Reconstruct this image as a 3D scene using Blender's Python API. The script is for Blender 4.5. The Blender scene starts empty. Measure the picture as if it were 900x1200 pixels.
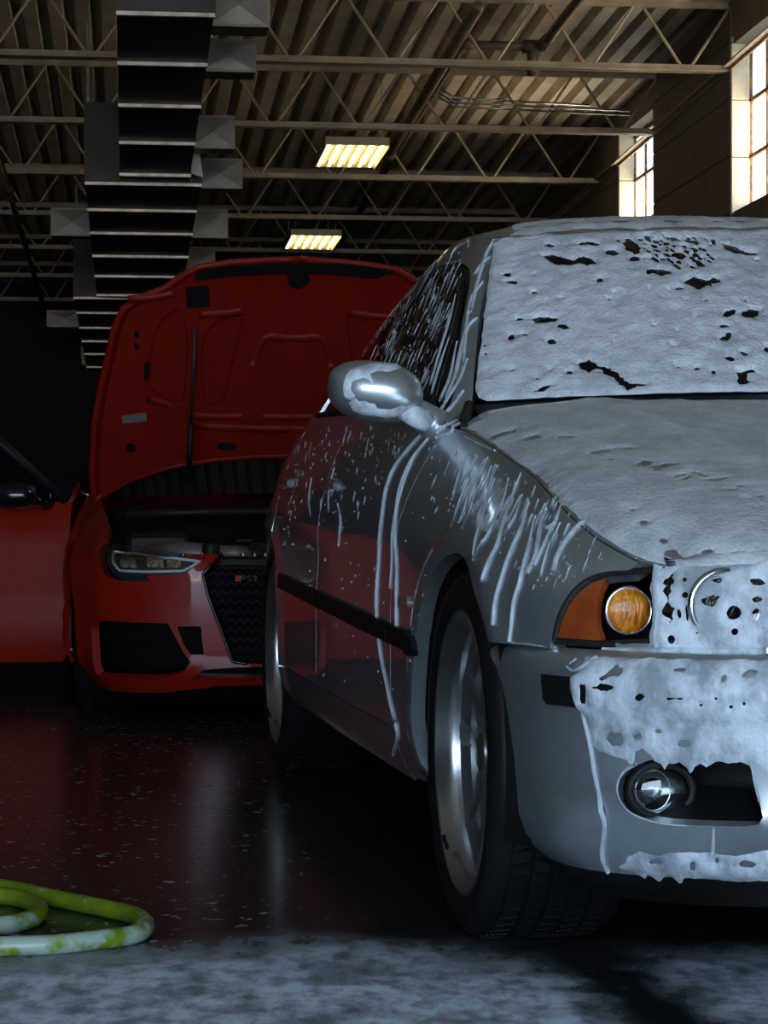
import bpy, bmesh, math, random
import numpy as np
from mathutils import Vector, Matrix, noise
from mathutils.geometry import delaunay_2d_cdt

SC = bpy.context.scene
COL = SC.collection
random.seed(7)

# ------------------------------------------------------------------ camera
FPX, CX, HY, CAMZ = 2690.0, 450.0, 625.0, 0.689      # focal length in px of a 900x1200 frame, horizon row, lens height
cam_d = bpy.data.cameras.new('camera')
cam = bpy.data.objects.new('camera', cam_d); COL.objects.link(cam)
cam_d.sensor_fit = 'VERTICAL'; cam_d.sensor_height = 36.0
cam_d.lens = FPX * 36.0 / 1200.0
cam_d.shift_y = (HY - 600.0) / 1200.0
cam_d.clip_start = 0.05; cam_d.clip_end = 200
cam.location = (0, 0, CAMZ); cam.rotation_euler = (math.radians(90), 0, 0)
SC.camera = cam

# ------------------------------------------------------------------ world: bright overcast sky outside the hall
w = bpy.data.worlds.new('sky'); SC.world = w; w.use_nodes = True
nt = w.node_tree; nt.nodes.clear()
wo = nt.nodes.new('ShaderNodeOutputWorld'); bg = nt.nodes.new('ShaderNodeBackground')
# bright overcast above the horizon, unseen warm ground glow added below it to light the ceiling
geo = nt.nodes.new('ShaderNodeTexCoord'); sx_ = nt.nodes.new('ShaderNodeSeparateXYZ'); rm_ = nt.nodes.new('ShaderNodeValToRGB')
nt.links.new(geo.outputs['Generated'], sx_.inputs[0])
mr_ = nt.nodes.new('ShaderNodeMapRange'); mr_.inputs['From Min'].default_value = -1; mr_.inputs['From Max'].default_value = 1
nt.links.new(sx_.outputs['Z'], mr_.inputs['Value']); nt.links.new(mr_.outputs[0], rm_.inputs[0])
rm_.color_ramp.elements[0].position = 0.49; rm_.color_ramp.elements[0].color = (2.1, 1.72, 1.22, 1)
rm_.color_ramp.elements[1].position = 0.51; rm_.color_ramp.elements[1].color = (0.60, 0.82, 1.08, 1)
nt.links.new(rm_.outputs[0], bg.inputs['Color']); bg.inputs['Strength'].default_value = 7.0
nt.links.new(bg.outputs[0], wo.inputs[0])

# ------------------------------------------------------------------ building frame: a = across (to the window wall), b = into the hall
BANG = math.atan(300.0 / FPX)
BM = Matrix.Rotation(BANG, 4, 'Z')
def B(a, b, z): return BM @ Vector((a, b, z))
A_WALL, A_LEFT, B_FRONT, B_BACK = 4.5, -9.0, -5.0, 33.5
DOOR = (-4.4, 2.8, 3.5)                                  # open roller door behind the camera: a0, a1, height

SUN_STRENGTH = 0.0
def portal(name, loc, rot, sx, sy):
    l = bpy.data.lights.new(name, 'AREA'); l.shape = 'RECTANGLE'; l.size = sx; l.size_y = sy
    l.cycles.is_portal = True
    o = bpy.data.objects.new(name, l); COL.objects.link(o)
    o.location = loc; o.rotation_euler = rot
    return o
portal('daylight_door', B((DOOR[0] + DOOR[1]) / 2, B_FRONT + 0.02, DOOR[2] / 2), (math.radians(90), 0, BANG), DOOR[1] - DOOR[0], DOOR[2])

vs = SC.view_settings
vs.view_transform = 'Standard'; vs.look = 'None'; vs.exposure = 0.34; vs.gamma = 1.0; vs.use_curve_mapping = False

# ------------------------------------------------------------------ generic helpers
def tag(o, label=None, cat=None, group=None, kind=None):
    if label: o['label'] = label
    if cat: o['category'] = cat
    if group: o['group'] = group
    if kind: o['kind'] = kind
    return o

def empty(name, mat=None):
    o = bpy.data.objects.new(name, None); COL.objects.link(o)
    o.empty_display_size = 0.1
    if mat is not None: o.matrix_world = mat
    return o

def mesh_obj(name, verts, faces, mat, parent=None, smooth=True, sharp=None):
    me = bpy.data.meshes.new(name)
    me.from_pydata([tuple(v) for v in verts], [], faces)
    if smooth: me.shade_smooth()
    if sharp is not None: me.set_sharp_from_angle(angle=math.radians(sharp))
    me.materials.append(mat)
    o = bpy.data.objects.new(name, me); COL.objects.link(o)
    if parent: o.parent = parent
    return o

class MB:
    """collects shapes into one mesh"""
    def __init__(s): s.v = []; s.f = []
    def add(s, v, f):
        n = len(s.v); s.v += [Vector(p) for p in v]; s.f += [tuple(i + n for i in q) for q in f]; return s
    def box(s, lo, hi, M=None):
        x0, y0, z0 = lo; x1, y1, z1 = hi
        v = [Vector(p) for p in ((x0,y0,z0),(x1,y0,z0),(x1,y1,z0),(x0,y1,z0),(x0,y0,z1),(x1,y0,z1),(x1,y1,z1),(x0,y1,z1))]
        if M is not None: v = [M @ p for p in v]
        return s.add(v, [(0,3,2,1),(4,5,6,7),(0,1,5,4),(1,2,6,5),(2,3,7,6),(3,0,4,7)])
    def cbox(s, lo, hi, c=0.004, M=None):
        """box with chamfered edges"""
        bm = bmesh.new(); bmesh.ops.create_cube(bm, size=1)
        for v in bm.verts:
            v.co = Vector([(lo[i] + hi[i]) / 2 + v.co[i] * (hi[i] - lo[i]) for i in range(3)])
        bmesh.ops.bevel(bm, geom=bm.edges[:], offset=c, segments=1, affect='EDGES')
        bm.verts.index_update()
        v = [p.co.copy() for p in bm.verts]; f = [tuple(x.index for x in q.verts) for q in bm.faces]; bm.free()
        if M is not None: v = [M @ p for p in v]
        return s.add(v, f)
    def tube(s, pts, r, n=8, caps=True, closed=False):
        pts = [Vector(p) for p in pts]; k = len(pts)
        rr = r if isinstance(r, (list, tuple)) else [r] * k
        vs_, fs = [], []
        up = None
        for i, p in enumerate(pts):
            if closed: t = pts[(i + 1) % k] - pts[i - 1]
            else: t = pts[min(i + 1, k - 1)] - pts[max(i - 1, 0)]
            t.normalize()
            if up is None:
                up = Vector((0, 0, 1)) if abs(t.z) < 0.9 else Vector((1, 0, 0))
            a = t.cross(up)
            if a.length < 1e-6: a = t.orthogonal()
            a.normalize(); bb = a.cross(t); up = bb
            for j in range(n):
                an = 2 * math.pi * j / n
                vs_.append(p + (a * math.cos(an) + bb * math.sin(an)) * rr[i])
        m = k if closed else k - 1
        for i in range(m):
            for j in range(n):
                i2 = (i + 1) % k; j2 = (j + 1) % n
                fs.append((i * n + j, i * n + j2, i2 * n + j2, i2 * n + j))
        if caps and not closed:
            fs.append(tuple(range(n - 1, -1, -1))); fs.append(tuple((k - 1) * n + j for j in range(n)))
        return s.add(vs_, [f[::-1] for f in fs])
    def lathe(s, prof, n=48, axis='X', M=None, arc=None):
        """prof: list of (r, h); closed ring around axis"""
        vs_, fs = [], []; k = len(prof)
        for i in range(n):
            an = 2 * math.pi * i / n; c, q = math.cos(an), math.sin(an)
            for r, h in prof:
                p = Vector((h, r * c, r * q)) if axis == 'X' else (Vector((r * c, r * q, h)) if axis == 'Z' else Vector((r * c, h, r * q)))
                vs_.append(M @ p if M is not None else p)
        for i in range(n):
            i2 = (i + 1) % n
            for j in range(k - 1):
                fs.append((i * k + j, i * k + j + 1, i2 * k + j + 1, i2 * k + j))
        return s.add(vs_, fs)
    def prism(s, poly, y0, y1, M=None):
        """poly in (x,z), extruded along y"""
        n = len(poly)
        v = [Vector((p[0], y0, p[1])) for p in poly] + [Vector((p[0], y1, p[1])) for p in poly]
        if M is not None: v = [M @ p for p in v]
        f = [tuple(range(n)), tuple(range(2 * n - 1, n - 1, -1))] + [((i + 1) % n, i, n + i, n + (i + 1) % n) for i in range(n)]
        return s.add(v, f)
    def build(s, name, mat, parent=None, smooth=False, sharp=None):
        return mesh_obj(name, s.v, s.f, mat, parent, smooth, sharp)

def children_of(o): return [c for c in bpy.data.objects if c.parent == o]
def copy_tree(o, parent=None, kids=None):
    c = o.copy(); COL.objects.link(c)
    if parent is not None: c.parent = parent
    for ch in children_of(o):
        copy_tree(ch, c)
    return c

def interp(tab, x):
    """smooth (monotone-ish cubic) table lookup"""
    if x <= tab[0][0]: return tab[0][1]
    if x >= tab[-1][0]: return tab[-1][1]
    for i in range(len(tab) - 1):
        if x <= tab[i + 1][0]: break
    x0, y0 = tab[i]; x1, y1 = tab[i + 1]; h = x1 - x0
    d = (y1 - y0) / h
    def slope(j):
        if j == 0 or j == len(tab) - 1:
            return None
        a = (tab[j][1] - tab[j-1][1]) / (tab[j][0] - tab[j-1][0]); b_ = (tab[j+1][1] - tab[j][1]) / (tab[j+1][0] - tab[j][0])
        return 0.0 if a * b_ <= 0 else 2 * a * b_ / (a + b_)
    m0 = slope(i); m1 = slope(i + 1)
    if m0 is None: m0 = d
    if m1 is None: m1 = d
    t = (x - x0) / h
    return (2*t**3-3*t**2+1)*y0 + (t**3-2*t**2+t)*h*m0 + (-2*t**3+3*t**2)*y1 + (t**3-t**2)*h*m1

def catmull(pts, n=6, closed=False):
    pts = [Vector(p) for p in pts]; k = len(pts); out = []
    rng = range(k) if closed else range(k - 1)
    for i in rng:
        p1, p2 = pts[i], pts[(i + 1) % k]
        p0 = pts[i - 1] if (closed or i > 0) else p1 * 2 - p2
        p3 = pts[(i + 2) % k] if (closed or i < k - 2) else p2 * 2 - p1
        for j in range(n):
            t = j / n
            out.append(0.5 * ((2 * p1) + (-p0 + p2) * t + (2*p0 - 5*p1 + 4*p2 - p3) * t*t + (-p0 + 3*p1 - 3*p2 + p3) * t**3))
    if not closed: out.append(pts[-1])
    return out

def resample(poly, step, closed=True):
    out = []; n = len(poly)
    for i in range(n if closed else n - 1):
        a = Vector(poly[i]); b_ = Vector(poly[(i + 1) % n]); L = (b_ - a).length
        if L < 1e-7: continue
        k = max(1, int(round(L / step)))
        for j in range(k): out.append(a + (b_ - a) * (j / k))
    if not closed: out.append(Vector(poly[-1]))
    return out

def in_poly(P, poly):
    x, y = P[:, 0], P[:, 1]; ins = np.zeros(len(P), bool); n = len(poly); j = n - 1
    for i in range(n):
        xi, yi = poly[i][0], poly[i][1]; xj, yj = poly[j][0], poly[j][1]
        if yi != yj:
            c = ((yi > y) != (yj > y)) & (x < (xj - xi) * (y - yi) / (yj - yi) + xi)
            ins ^= c
        j = i
    return ins

def dist_poly(P, polys):
    d = np.full(len(P), 1e9)
    for poly in polys:
        n = len(poly)
        for i in range(n):
            a = np.array(poly[i][:2]); b_ = np.array(poly[(i + 1) % n][:2]); ab = b_ - a
            L = max(ab @ ab, 1e-12)
            t = np.clip(((P - a) @ ab) / L, 0, 1)
            q = a + t[:, None] * ab
            d = np.minimum(d, np.hypot(P[:, 0] - q[:, 0], P[:, 1] - q[:, 1]))
    return d

class Surf:
    """parametric surface f(u,v) -> Vector in the local frame given by matrix M (local -> world)"""
    def __init__(s, f, M, u0, u1, v0, v1, flip=1.0, nu=70, nv=24, eps=1e-3):
        s.f = f; s.M = M; s.flip = flip; s.eps = eps; s.dom = (u0, u1, v0, v1); s.nu = nu; s.nv = nv; s.grid = None
    def normal(s, u, v):
        e = s.eps
        n = (s.f(u + e, v) - s.f(u - e, v)).cross(s.f(u, v + e) - s.f(u, v - e))
        if n.length < 1e-12: return Vector((0, 0, 1))
        return n.normalized() * s.flip
    def off(s, u, v, d): return s.f(u, v) + s.normal(u, v) * d
    def proj(s, u, v):
        P = s.M @ s.f(u, v)
        return CX + FPX * P.x / P.y, HY - FPX * (P.z - CAMZ) / P.y
    def inv(s, px, py):
        """parameters of the surface point seen at photo pixel (px, py)"""
        if s.grid is None:
            u0, u1, v0, v1 = s.dom; s.grid = []
            for i in range(s.nu + 1):
                for j in range(s.nv + 1):
                    u = u0 + (u1 - u0) * i / s.nu; v = v0 + (v1 - v0) * j / s.nv
                    s.grid.append((u, v) + s.proj(u, v))
            s.garr = np.array(s.grid)
        d = (s.garr[:, 2] - px) ** 2 + (s.garr[:, 3] - py) ** 2
        k = int(np.argmin(d)); u, v = s.garr[k, 0], s.garr[k, 1]
        best = (d[k], u, v)
        for _ in range(14):
            x, y = s.proj(u, v); ex, ey = px - x, py - y
            if ex * ex + ey * ey < best[0]: best = (ex * ex + ey * ey, u, v)
            if ex * ex + ey * ey < 1e-3: break
            e = 5e-4
            xu, yu = s.proj(u + e, v); xv, yv = s.proj(u, v + e)
            a, b_, c, d_ = (xu - x) / e, (xv - x) / e, (yu - y) / e, (yv - y) / e
            det = a * d_ - b_ * c
            if abs(det) < 1e-3: break
            du = (ex * d_ - b_ * ey) / det; dv = (a * ey - c * ex) / det
            m = max(abs(du) / 0.12, abs(dv) / 0.12, 1.0)
            u += du / m; v += dv / m
        return Vector((best[1], best[2]))
    def invs(s, pts): return [s.inv(*p) for p in pts]

def cdt_panel(name, surf, outer, holes=(), step=0.025, mat=None, parent=None, flange=0.012, offset=0.0, mirror=False,
              bstep=None, offs_fn=None, sub_parent=None, back=None):
    """polygon 'outer' (minus holes) of the parameter plane, triangulated and mapped on the surface"""
    bstep = bstep or step
    loops = [[Vector((p[0], p[1])) for p in resample([Vector((q[0], q[1])) for q in outer], bstep)]]
    loops += [[Vector((p[0], p[1])) for p in resample([Vector((q[0], q[1])) for q in h], bstep)] for h in holes]
    V, E = [], []
    for lp in loops:
        n0 = len(V); V += lp; k = len(lp)
        E += [(n0 + i, n0 + (i + 1) % k) for i in range(k)]
    xs = [p.x for p in loops[0]]; ys = [p.y for p in loops[0]]
    gx = np.arange(min(xs) + step / 2, max(xs), step); gy = np.arange(min(ys) + step / 2, max(ys), step * 0.87)
    G = np.array([(x + (0.5 * step if j % 2 else 0), y) for j, y in enumerate(gy) for x in gx]) if len(gx) and len(gy) else np.zeros((0, 2))
    if len(G):
        keep = in_poly(G, loops[0])
        for h in loops[1:]: keep &= ~in_poly(G, h)
        G = G[keep]
        if len(G):
            G = G[dist_poly(G, loops) > 0.45 * min(step, bstep)]
        V += [Vector(p) for p in G]
    rv, re, rf, *_ = delaunay_2d_cdt(V, E, [], 0, 1e-7)
    C = np.array([[sum(rv[i][0] for i in f) / 3, sum(rv[i][1] for i in f) / 3] for f in rf])
    keep = in_poly(C, loops[0])
    for h in loops[1:]: keep &= ~in_poly(C, h)
    F = [tuple(f) for f, k in zip(rf, keep) if k]
    used = sorted({i for f in F for i in f}); mp = {o: i for i, o in enumerate(used)}
    F = [tuple(mp[i] for i in f) for f in F]
    UV = [rv[i] for i in used]
    if offs_fn is not None:
        arr = np.array([[p[0], p[1]] for p in UV]); D = dist_poly(arr, loops)
        P = [surf.off(p[0], p[1], offs_fn(p[0], p[1], D[i])) for i, p in enumerate(UV)]
    elif offset:
        P = [surf.off(p[0], p[1], offset) for p in UV]
    else:
        P = [surf.f(p[0], p[1]) for p in UV]
    # orientation: make faces follow the outward normal
    if F:
        a, b_, c = (P[i] for i in F[len(F) // 2]); uvc = sum((Vector(UV[i][:2]) for i in F[len(F) // 2]), Vector((0, 0))) / 3
        if (b_ - a).cross(c - a).dot(surf.normal(uvc[0], uvc[1])) < 0: F = [f[::-1] for f in F]
    if flange:
        cnt = {}
        for f in F:
            for i in range(3):
                cnt[(f[i], f[(i + 1) % 3])] = 1
        bd = [(a, b_) for (a, b_) in cnt if (b_, a) not in cnt]
        top, bot = {}, {}
        for i in {i for e in bd for i in e}:
            nrm = surf.normal(*UV[i][:2])
            top[i] = len(P); P.append(P[i].copy())
            bot[i] = len(P); P.append(P[i] - nrm * flange)
        for a, b_ in bd: F.append((b_, a, top[a]) if False else (top[b_], top[a], bot[a], bot[b_]))
    if mirror:
        P = [Vector((-p.x, p.y, p.z)) for p in P]; F = [f[::-1] for f in F]
    return mesh_obj(name, P, F, mat, parent, True)

def wall_loop(name, surf, loop, d0, d1, mat, parent, mirror=False):
    """tunnel wall following a loop on the surface, from depth d0 to d1 below it"""
    V = []; n = len(loop)
    for p in loop: V += [surf.off(p[0], p[1], -d0), surf.off(p[0], p[1], -d1)]
    if mirror: V = [Vector((-v.x, v.y, v.z)) for v in V]
    return mesh_obj(name, V, [(2*i, 2*i+1, 2*((i+1) % n)+1, 2*((i+1) % n)) for i in range(n)], mat, parent, True)

def strip_on(surf, uvs, widths, h, mb, n=4, mirror=False, lift=0.0):
    """rounded bead of foam running over a surface"""
    pts = catmull([Vector((u[0], u[1], wd)) for u, wd in zip(uvs, widths)], n)
    P = [surf.f(p.x, p.y) for p in pts]; k = len(P); V = []; Fc = []
    prof = [(-0.5, -0.25), (-0.42, 0.45), (-0.2, 0.9), (0.0, 1.0), (0.2, 0.9), (0.42, 0.45), (0.5, -0.25)]; m = len(prof)
    for i in range(k):
        t = (P[min(i + 1, k - 1)] - P[max(i - 1, 0)])
        if t.length < 1e-9: t = Vector((0, 0, 1))
        t.normalize(); nn = surf.normal(pts[i].x, pts[i].y); s_ = t.cross(nn).normalized()
        wd = pts[i].z; hh = min(h, wd * 0.6)
        for a, b_ in prof: V.append(P[i] + s_ * a * wd + nn * (b_ * hh + lift))
    for i in range(k - 1):
        for j in range(m - 1): Fc.append((i*m+j, i*m+j+1, (i+1)*m+j+1, (i+1)*m+j))
    Fc.append(tuple(range(m))); Fc.append(tuple((k-1)*m + j for j in range(m - 1, -1, -1)))
    if mirror: V = [Vector((-p.x, p.y, p.z)) for p in V]
    mb.add(V, Fc)

# ------------------------------------------------------------------ materials
def nodes_of(m):
    m.use_nodes = True; n = m.node_tree.nodes
    return n, m.node_tree.links, n['Principled BSDF']

def pmat(name, col, rough=0.5, metal=0.0, col2=None, nscale=8.0, detail=4.0, bump=0.0, bscale=60.0, coat=0.0, coat_rough=0.03,
         spec=0.5, rvar=0.0, lo=0.35, hi=0.65, emit=None, estr=0.0, stretch=None, sss=0.0, ior=None, trans=0.0):
    m = bpy.data.materials.new(name); n, l, p = nodes_of(m)
    tc = n.new('ShaderNodeTexCoord'); src = tc.outputs['Object']
    if stretch:
        mp = n.new('ShaderNodeMapping'); mp.inputs['Scale'].default_value = stretch; l.new(src, mp.inputs[0]); src = mp.outputs[0]
    tx = n.new('ShaderNodeTexNoise'); tx.inputs['Scale'].default_value = nscale; tx.inputs['Detail'].default_value = detail
    l.new(src, tx.inputs['Vector'])
    cr = n.new('ShaderNodeValToRGB'); cr.color_ramp.elements[0].position = lo; cr.color_ramp.elements[1].position = hi
    c2 = col2 or tuple(c * 0.85 for c in col)
    cr.color_ramp.elements[0].color = (*c2, 1); cr.color_ramp.elements[1].color = (*col, 1)
    l.new(tx.outputs['Fac'], cr.inputs[0]); l.new(cr.outputs[0], p.inputs['Base Color'])
    p.inputs['Roughness'].default_value = rough; p.inputs['Metallic'].default_value = metal
    p.inputs['Specular IOR Level'].default_value = spec
    if ior: p.inputs['IOR'].default_value = ior
    if trans: p.inputs['Transmission Weight'].default_value = trans
    if rvar:
        mr = n.new('ShaderNodeMapRange'); mr.inputs['To Min'].default_value = max(0.0, rough - rvar); mr.inputs['To Max'].default_value = rough + rvar
        l.new(tx.outputs['Fac'], mr.inputs['Value']); l.new(mr.outputs[0], p.inputs['Roughness'])
    if coat: p.inputs['Coat Weight'].default_value = coat; p.inputs['Coat Roughness'].default_value = coat_rough
    if bump:
        t2 = n.new('ShaderNodeTexNoise'); t2.inputs['Scale'].default_value = bscale; t2.inputs['Detail'].default_value = 5
        l.new(src, t2.inputs['Vector'])
        bp = n.new('ShaderNodeBump'); bp.inputs['Strength'].default_value = bump; bp.inputs['Distance'].default_value = 0.01
        l.new(t2.outputs['Fac'], bp.inputs['Height']); l.new(bp.outputs[0], p.inputs['Normal'])
    if emit: p.inputs['Emission Color'].default_value = (*emit, 1); p.inputs['Emission Strength'].default_value = estr
    if sss: p.inputs['Subsurface Weight'].default_value = sss; p.inputs['Subsurface Radius'].default_value = (0.01, 0.01, 0.01)
    return m
# ------------------------------------------------------------------ building materials
M_DECK = pmat('deck_paint', (0.60, 0.51, 0.38), 0.5, col2=(0.44, 0.37, 0.27), nscale=3, bump=0.05)
M_JOIST = pmat('joist_paint', (0.38, 0.31, 0.22), 0.5, col2=(0.26, 0.205, 0.14), nscale=6)
M_WALL = pmat('painted_block', (0.16, 0.135, 0.10), 0.75, col2=(0.125, 0.105, 0.08), nscale=5, bump=0.25, bscale=90)
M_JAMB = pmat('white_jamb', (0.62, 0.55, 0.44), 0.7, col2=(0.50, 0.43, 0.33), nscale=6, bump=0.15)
M_RUST = pmat('rusty_steel', (0.30, 0.12, 0.03), 0.8, col2=(0.10, 0.06, 0.035), nscale=14, lo=0.45, hi=0.6)
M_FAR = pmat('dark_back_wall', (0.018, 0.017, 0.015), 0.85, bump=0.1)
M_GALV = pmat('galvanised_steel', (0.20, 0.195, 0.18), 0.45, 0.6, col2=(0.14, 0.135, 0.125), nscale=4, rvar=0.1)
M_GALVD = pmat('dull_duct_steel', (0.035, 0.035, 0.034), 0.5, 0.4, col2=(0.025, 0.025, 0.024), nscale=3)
M_CLEAT = pmat('bright_cleat', (0.52, 0.50, 0.47), 0.4, 0.6, col2=(0.30, 0.285, 0.26), nscale=9)
M_PIPE = pmat('brown_pipe', (0.14, 0.095, 0.055), 0.5, col2=(0.09, 0.06, 0.035))
M_COND = pmat('shiny_conduit', (0.5, 0.5, 0.48), 0.25, 0.9)
M_TUBE = pmat('lit_tube', (1, 0.95, 0.7), 0.4, emit=(1.0, 0.80, 0.38), estr=4.5)
M_FIX = pmat('white_reflector', (0.42, 0.36, 0.22), 0.45)

def glass_pane_mat(name, tint, keep):
    m = bpy.data.materials.new(name); m.use_nodes = True; n = m.node_tree.nodes; l = m.node_tree.links; n.clear()
    o = n.new('ShaderNodeOutputMaterial'); t = n.new('ShaderNodeBsdfTransparent'); g = n.new('ShaderNodeBsdfTranslucent')
    gl = n.new('ShaderNodeBsdfGlossy'); gl.inputs['Roughness'].default_value = 0.1
    tx = n.new('ShaderNodeTexNoise'); tx.inputs['Scale'].default_value = 5
    mr = n.new('ShaderNodeMapRange'); mr.inputs['To Min'].default_value = max(0, keep - 0.12); mr.inputs['To Max'].default_value = keep + 0.12
    l.new(tx.outputs['Fac'], mr.inputs['Value'])
    t.inputs['Color'].default_value = (*tint, 1); g.inputs['Color'].default_value = (*tint, 1)
    mx = n.new('ShaderNodeMixShader'); l.new(mr.outputs[0], mx.inputs[0]); l.new(t.outputs[0], mx.inputs[1]); l.new(g.outputs[0], mx.inputs[2])
    m2 = n.new('ShaderNodeMixShader'); m2.inputs[0].default_value = 0.06; l.new(mx.outputs[0], m2.inputs[1]); l.new(gl.outputs[0], m2.inputs[2])
    l.new(m2.outputs[0], o.inputs[0]); return m
M_PANE = glass_pane_mat('window_glass', (0.95, 0.95, 0.92), 0.25)
M_PANE2 = glass_pane_mat('dusty_upper_glass', (0.42, 0.47, 0.50), 0.5)

SLOPE = 0.0242
def z_chord(b): return 4.567 - SLOPE * b
JD = 0.51
def z_deck(b): return z_chord(b) + JD + 0.03

def to_world_mb(mb):                                   # building frame -> world
    mb.v = [BM @ p for p in mb.v]; return mb

# floor ---------------------------------------------------------------------------------------------
def floor_material():
    m = bpy.data.materials.new('wet_concrete'); n, l, p = nodes_of(m)
    tc = n.new('ShaderNodeTexCoord'); src = tc.outputs['Object']
    sep = n.new('ShaderNodeSeparateXYZ'); l.new(src, sep.inputs[0])
    def noise_(scale, det, st=(1, 1, 1), rough=0.5):
        mp = n.new('ShaderNodeMapping'); mp.inputs['Scale'].default_value = st; l.new(src, mp.inputs[0])
        t = n.new('ShaderNodeTexNoise'); t.inputs['Scale'].default_value = scale; t.inputs['Detail'].default_value = det
        t.inputs['Roughness'].default_value = rough; l.new(mp.outputs[0], t.inputs['Vector']); return t.outputs['Fac']
    def mth(op, a, b_=None, c=None, clamp=False):
        q = n.new('ShaderNodeMath'); q.operation = op; q.use_clamp = clamp
        for i, x in enumerate((a, b_, c)):
            if x is None: continue
            if hasattr(x, 'links'): l.new(x, q.inputs[i])
            else: q.inputs[i].default_value = x
        return q.outputs[0]
    def mapr(x, a, b_, c, d, smooth=True):
        q = n.new('ShaderNodeMapRange'); q.interpolation_type = 'SMOOTHSTEP' if smooth else 'LINEAR'; l.new(x, q.inputs['Value'])
        for nm, vv in zip(('From Min', 'From Max', 'To Min', 'To Max'), (a, b_, c, d)): q.inputs[nm].default_value = vv
        return q.outputs[0]
    X, Y = sep.outputs[0], sep.outputs[1]
    big = noise_(2.2, 3)
    # soap film pooled towards the open door: foam where  Y + wobble < edge
    edge = mth('ADD', Y, mth('MULTIPLY', mth('SUBTRACT', big, 0.5), 0.55))
    film = mapr(edge, 3.50, 3.95, 1.0, 0.0)
    # channel of clean water running out from under the silver car
    ch = mth('ABSOLUTE', mth('SUBTRACT', mth('SUBTRACT', X, 0.30), mth('MULTIPLY', mth('SUBTRACT', 3.9, Y), 0.16)))
    chm = mapr(mth('ADD', ch, mth('MULTIPLY', mth('SUBTRACT', noise_(9, 3), 0.5), 0.12)), 0.02, 0.16, 0.0, 1.0)
    film = mth('MULTIPLY', film, chm)
    fine = noise_(26, 6, (1, 0.55, 1), 0.62)
    brk = mapr(noise_(9, 6, (1, 0.6, 1), 0.65), 0.32, 0.58, 0.50, 1.0)
    fm = mth('MULTIPLY', film, mth('MULTIPLY', brk, mapr(fine, 0.30, 0.62, 0.35, 1.0)))
    # scattered suds further in
    sp = mapr(noise_(34, 5, (1, 0.8, 1), 0.6), 0.575, 0.68, 0.0, 1.0)
    spm = mth('MULTIPLY', sp, mapr(noise_(3.2, 3), 0.38, 0.60, 0.10, 0.42))
    rng = mapr(Y, 10.5, 8.0, 0.0, 1.0)
    dry = mapr(mth('SUBTRACT', X, mth('MULTIPLY', Y, -0.06)), -0.15, 0.35, 1.0, 0.12)
    spm = mth('MULTIPLY', spm, mth('MULTIPLY', rng, dry))
    foam = mth('MAXIMUM', fm, spm, clamp=True)
    cr = n.new('ShaderNodeMixRGB'); l.new(foam, cr.inputs[0])
    base = n.new('ShaderNodeValToRGB'); base.color_ramp.elements[0].color = (0.012, 0.012, 0.013, 1); base.color_ramp.elements[1].color = (0.030, 0.030, 0.031, 1)
    l.new(noise_(1.4, 6), base.inputs[0]); l.new(base.outputs[0], cr.inputs[1]); cr.inputs[2].default_value = (0.74, 0.84, 0.96, 1)
    l.new(cr.outputs[0], p.inputs['Base Color'])
    l.new(mapr(foam, 0, 0.6, 0.20, 0.6), p.inputs['Roughness'])
    p.inputs['Specular IOR Level'].default_value = 0.25
    bp = n.new('ShaderNodeBump'); bp.inputs['Strength'].default_value = 0.35; bp.inputs['Distance'].default_value = 0.004
    hgt = mth('ADD', mth('MULTIPLY', noise_(7, 4), 0.10), mth('MULTIPLY', mth('MULTIPLY', foam, fine), 1.6))
    l.new(hgt, bp.inputs['Height']); l.new(bp.outputs[0], p.inputs['Normal'])
    return m
M_FLOOR = floor_material()
mb = MB(); nb = 24
fv = [B(A_LEFT - 0.5, B_FRONT - 45, 0), B(A_WALL + 0.5, B_FRONT - 45, 0), B(A_WALL + 0.5, B_BACK + 0.5, 0), B(A_LEFT - 0.5, B_BACK + 0.5, 0)]
mb.add(fv + [v - Vector((0, 0, 0.15)) for v in fv], [(0, 1, 2, 3), (7, 6, 5, 4), (1, 0, 4, 5), (2, 1, 5, 6), (3, 2, 6, 7), (0, 3, 7, 4)])
tag(mb.build('floor', M_FLOOR), 'dark wet concrete floor streaked with soap suds', kind='structure')

# roof deck: trapezoidal steel flutes running into the hall -------------------------------------------
mb = MB(); pitch = 0.2; prof = []
a = A_LEFT
while a < A_WALL + 0.25:
    prof += [(a, 0.0), (a + 0.105, 0.0), (a + 0.13, 0.075), (a + 0.175, 0.075)]; a += pitch
V = []
for bb in (B_FRONT, B_BACK):
    V += [B(p[0], bb, z_deck(bb) + p[1]) for p in prof]
k = len(prof)
mb.add(V, [(i, k + i, k + i + 1, i + 1) for i in range(k - 1)])
V2 = [B(A_LEFT, B_FRONT, z_deck(B_FRONT) + 0.12), B(A_WALL + 0.3, B_FRONT, z_deck(B_FRONT) + 0.12), B(A_WALL + 0.3, B_BACK, z_deck(B_BACK) + 0.12), B(A_LEFT, B_BACK, z_deck(B_BACK) + 0.12)]
mb.add(V2, [(0, 1, 2, 3)])
tag(mb.build('ceiling', M_DECK), 'fluted brown steel roof deck', kind='structure')

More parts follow.
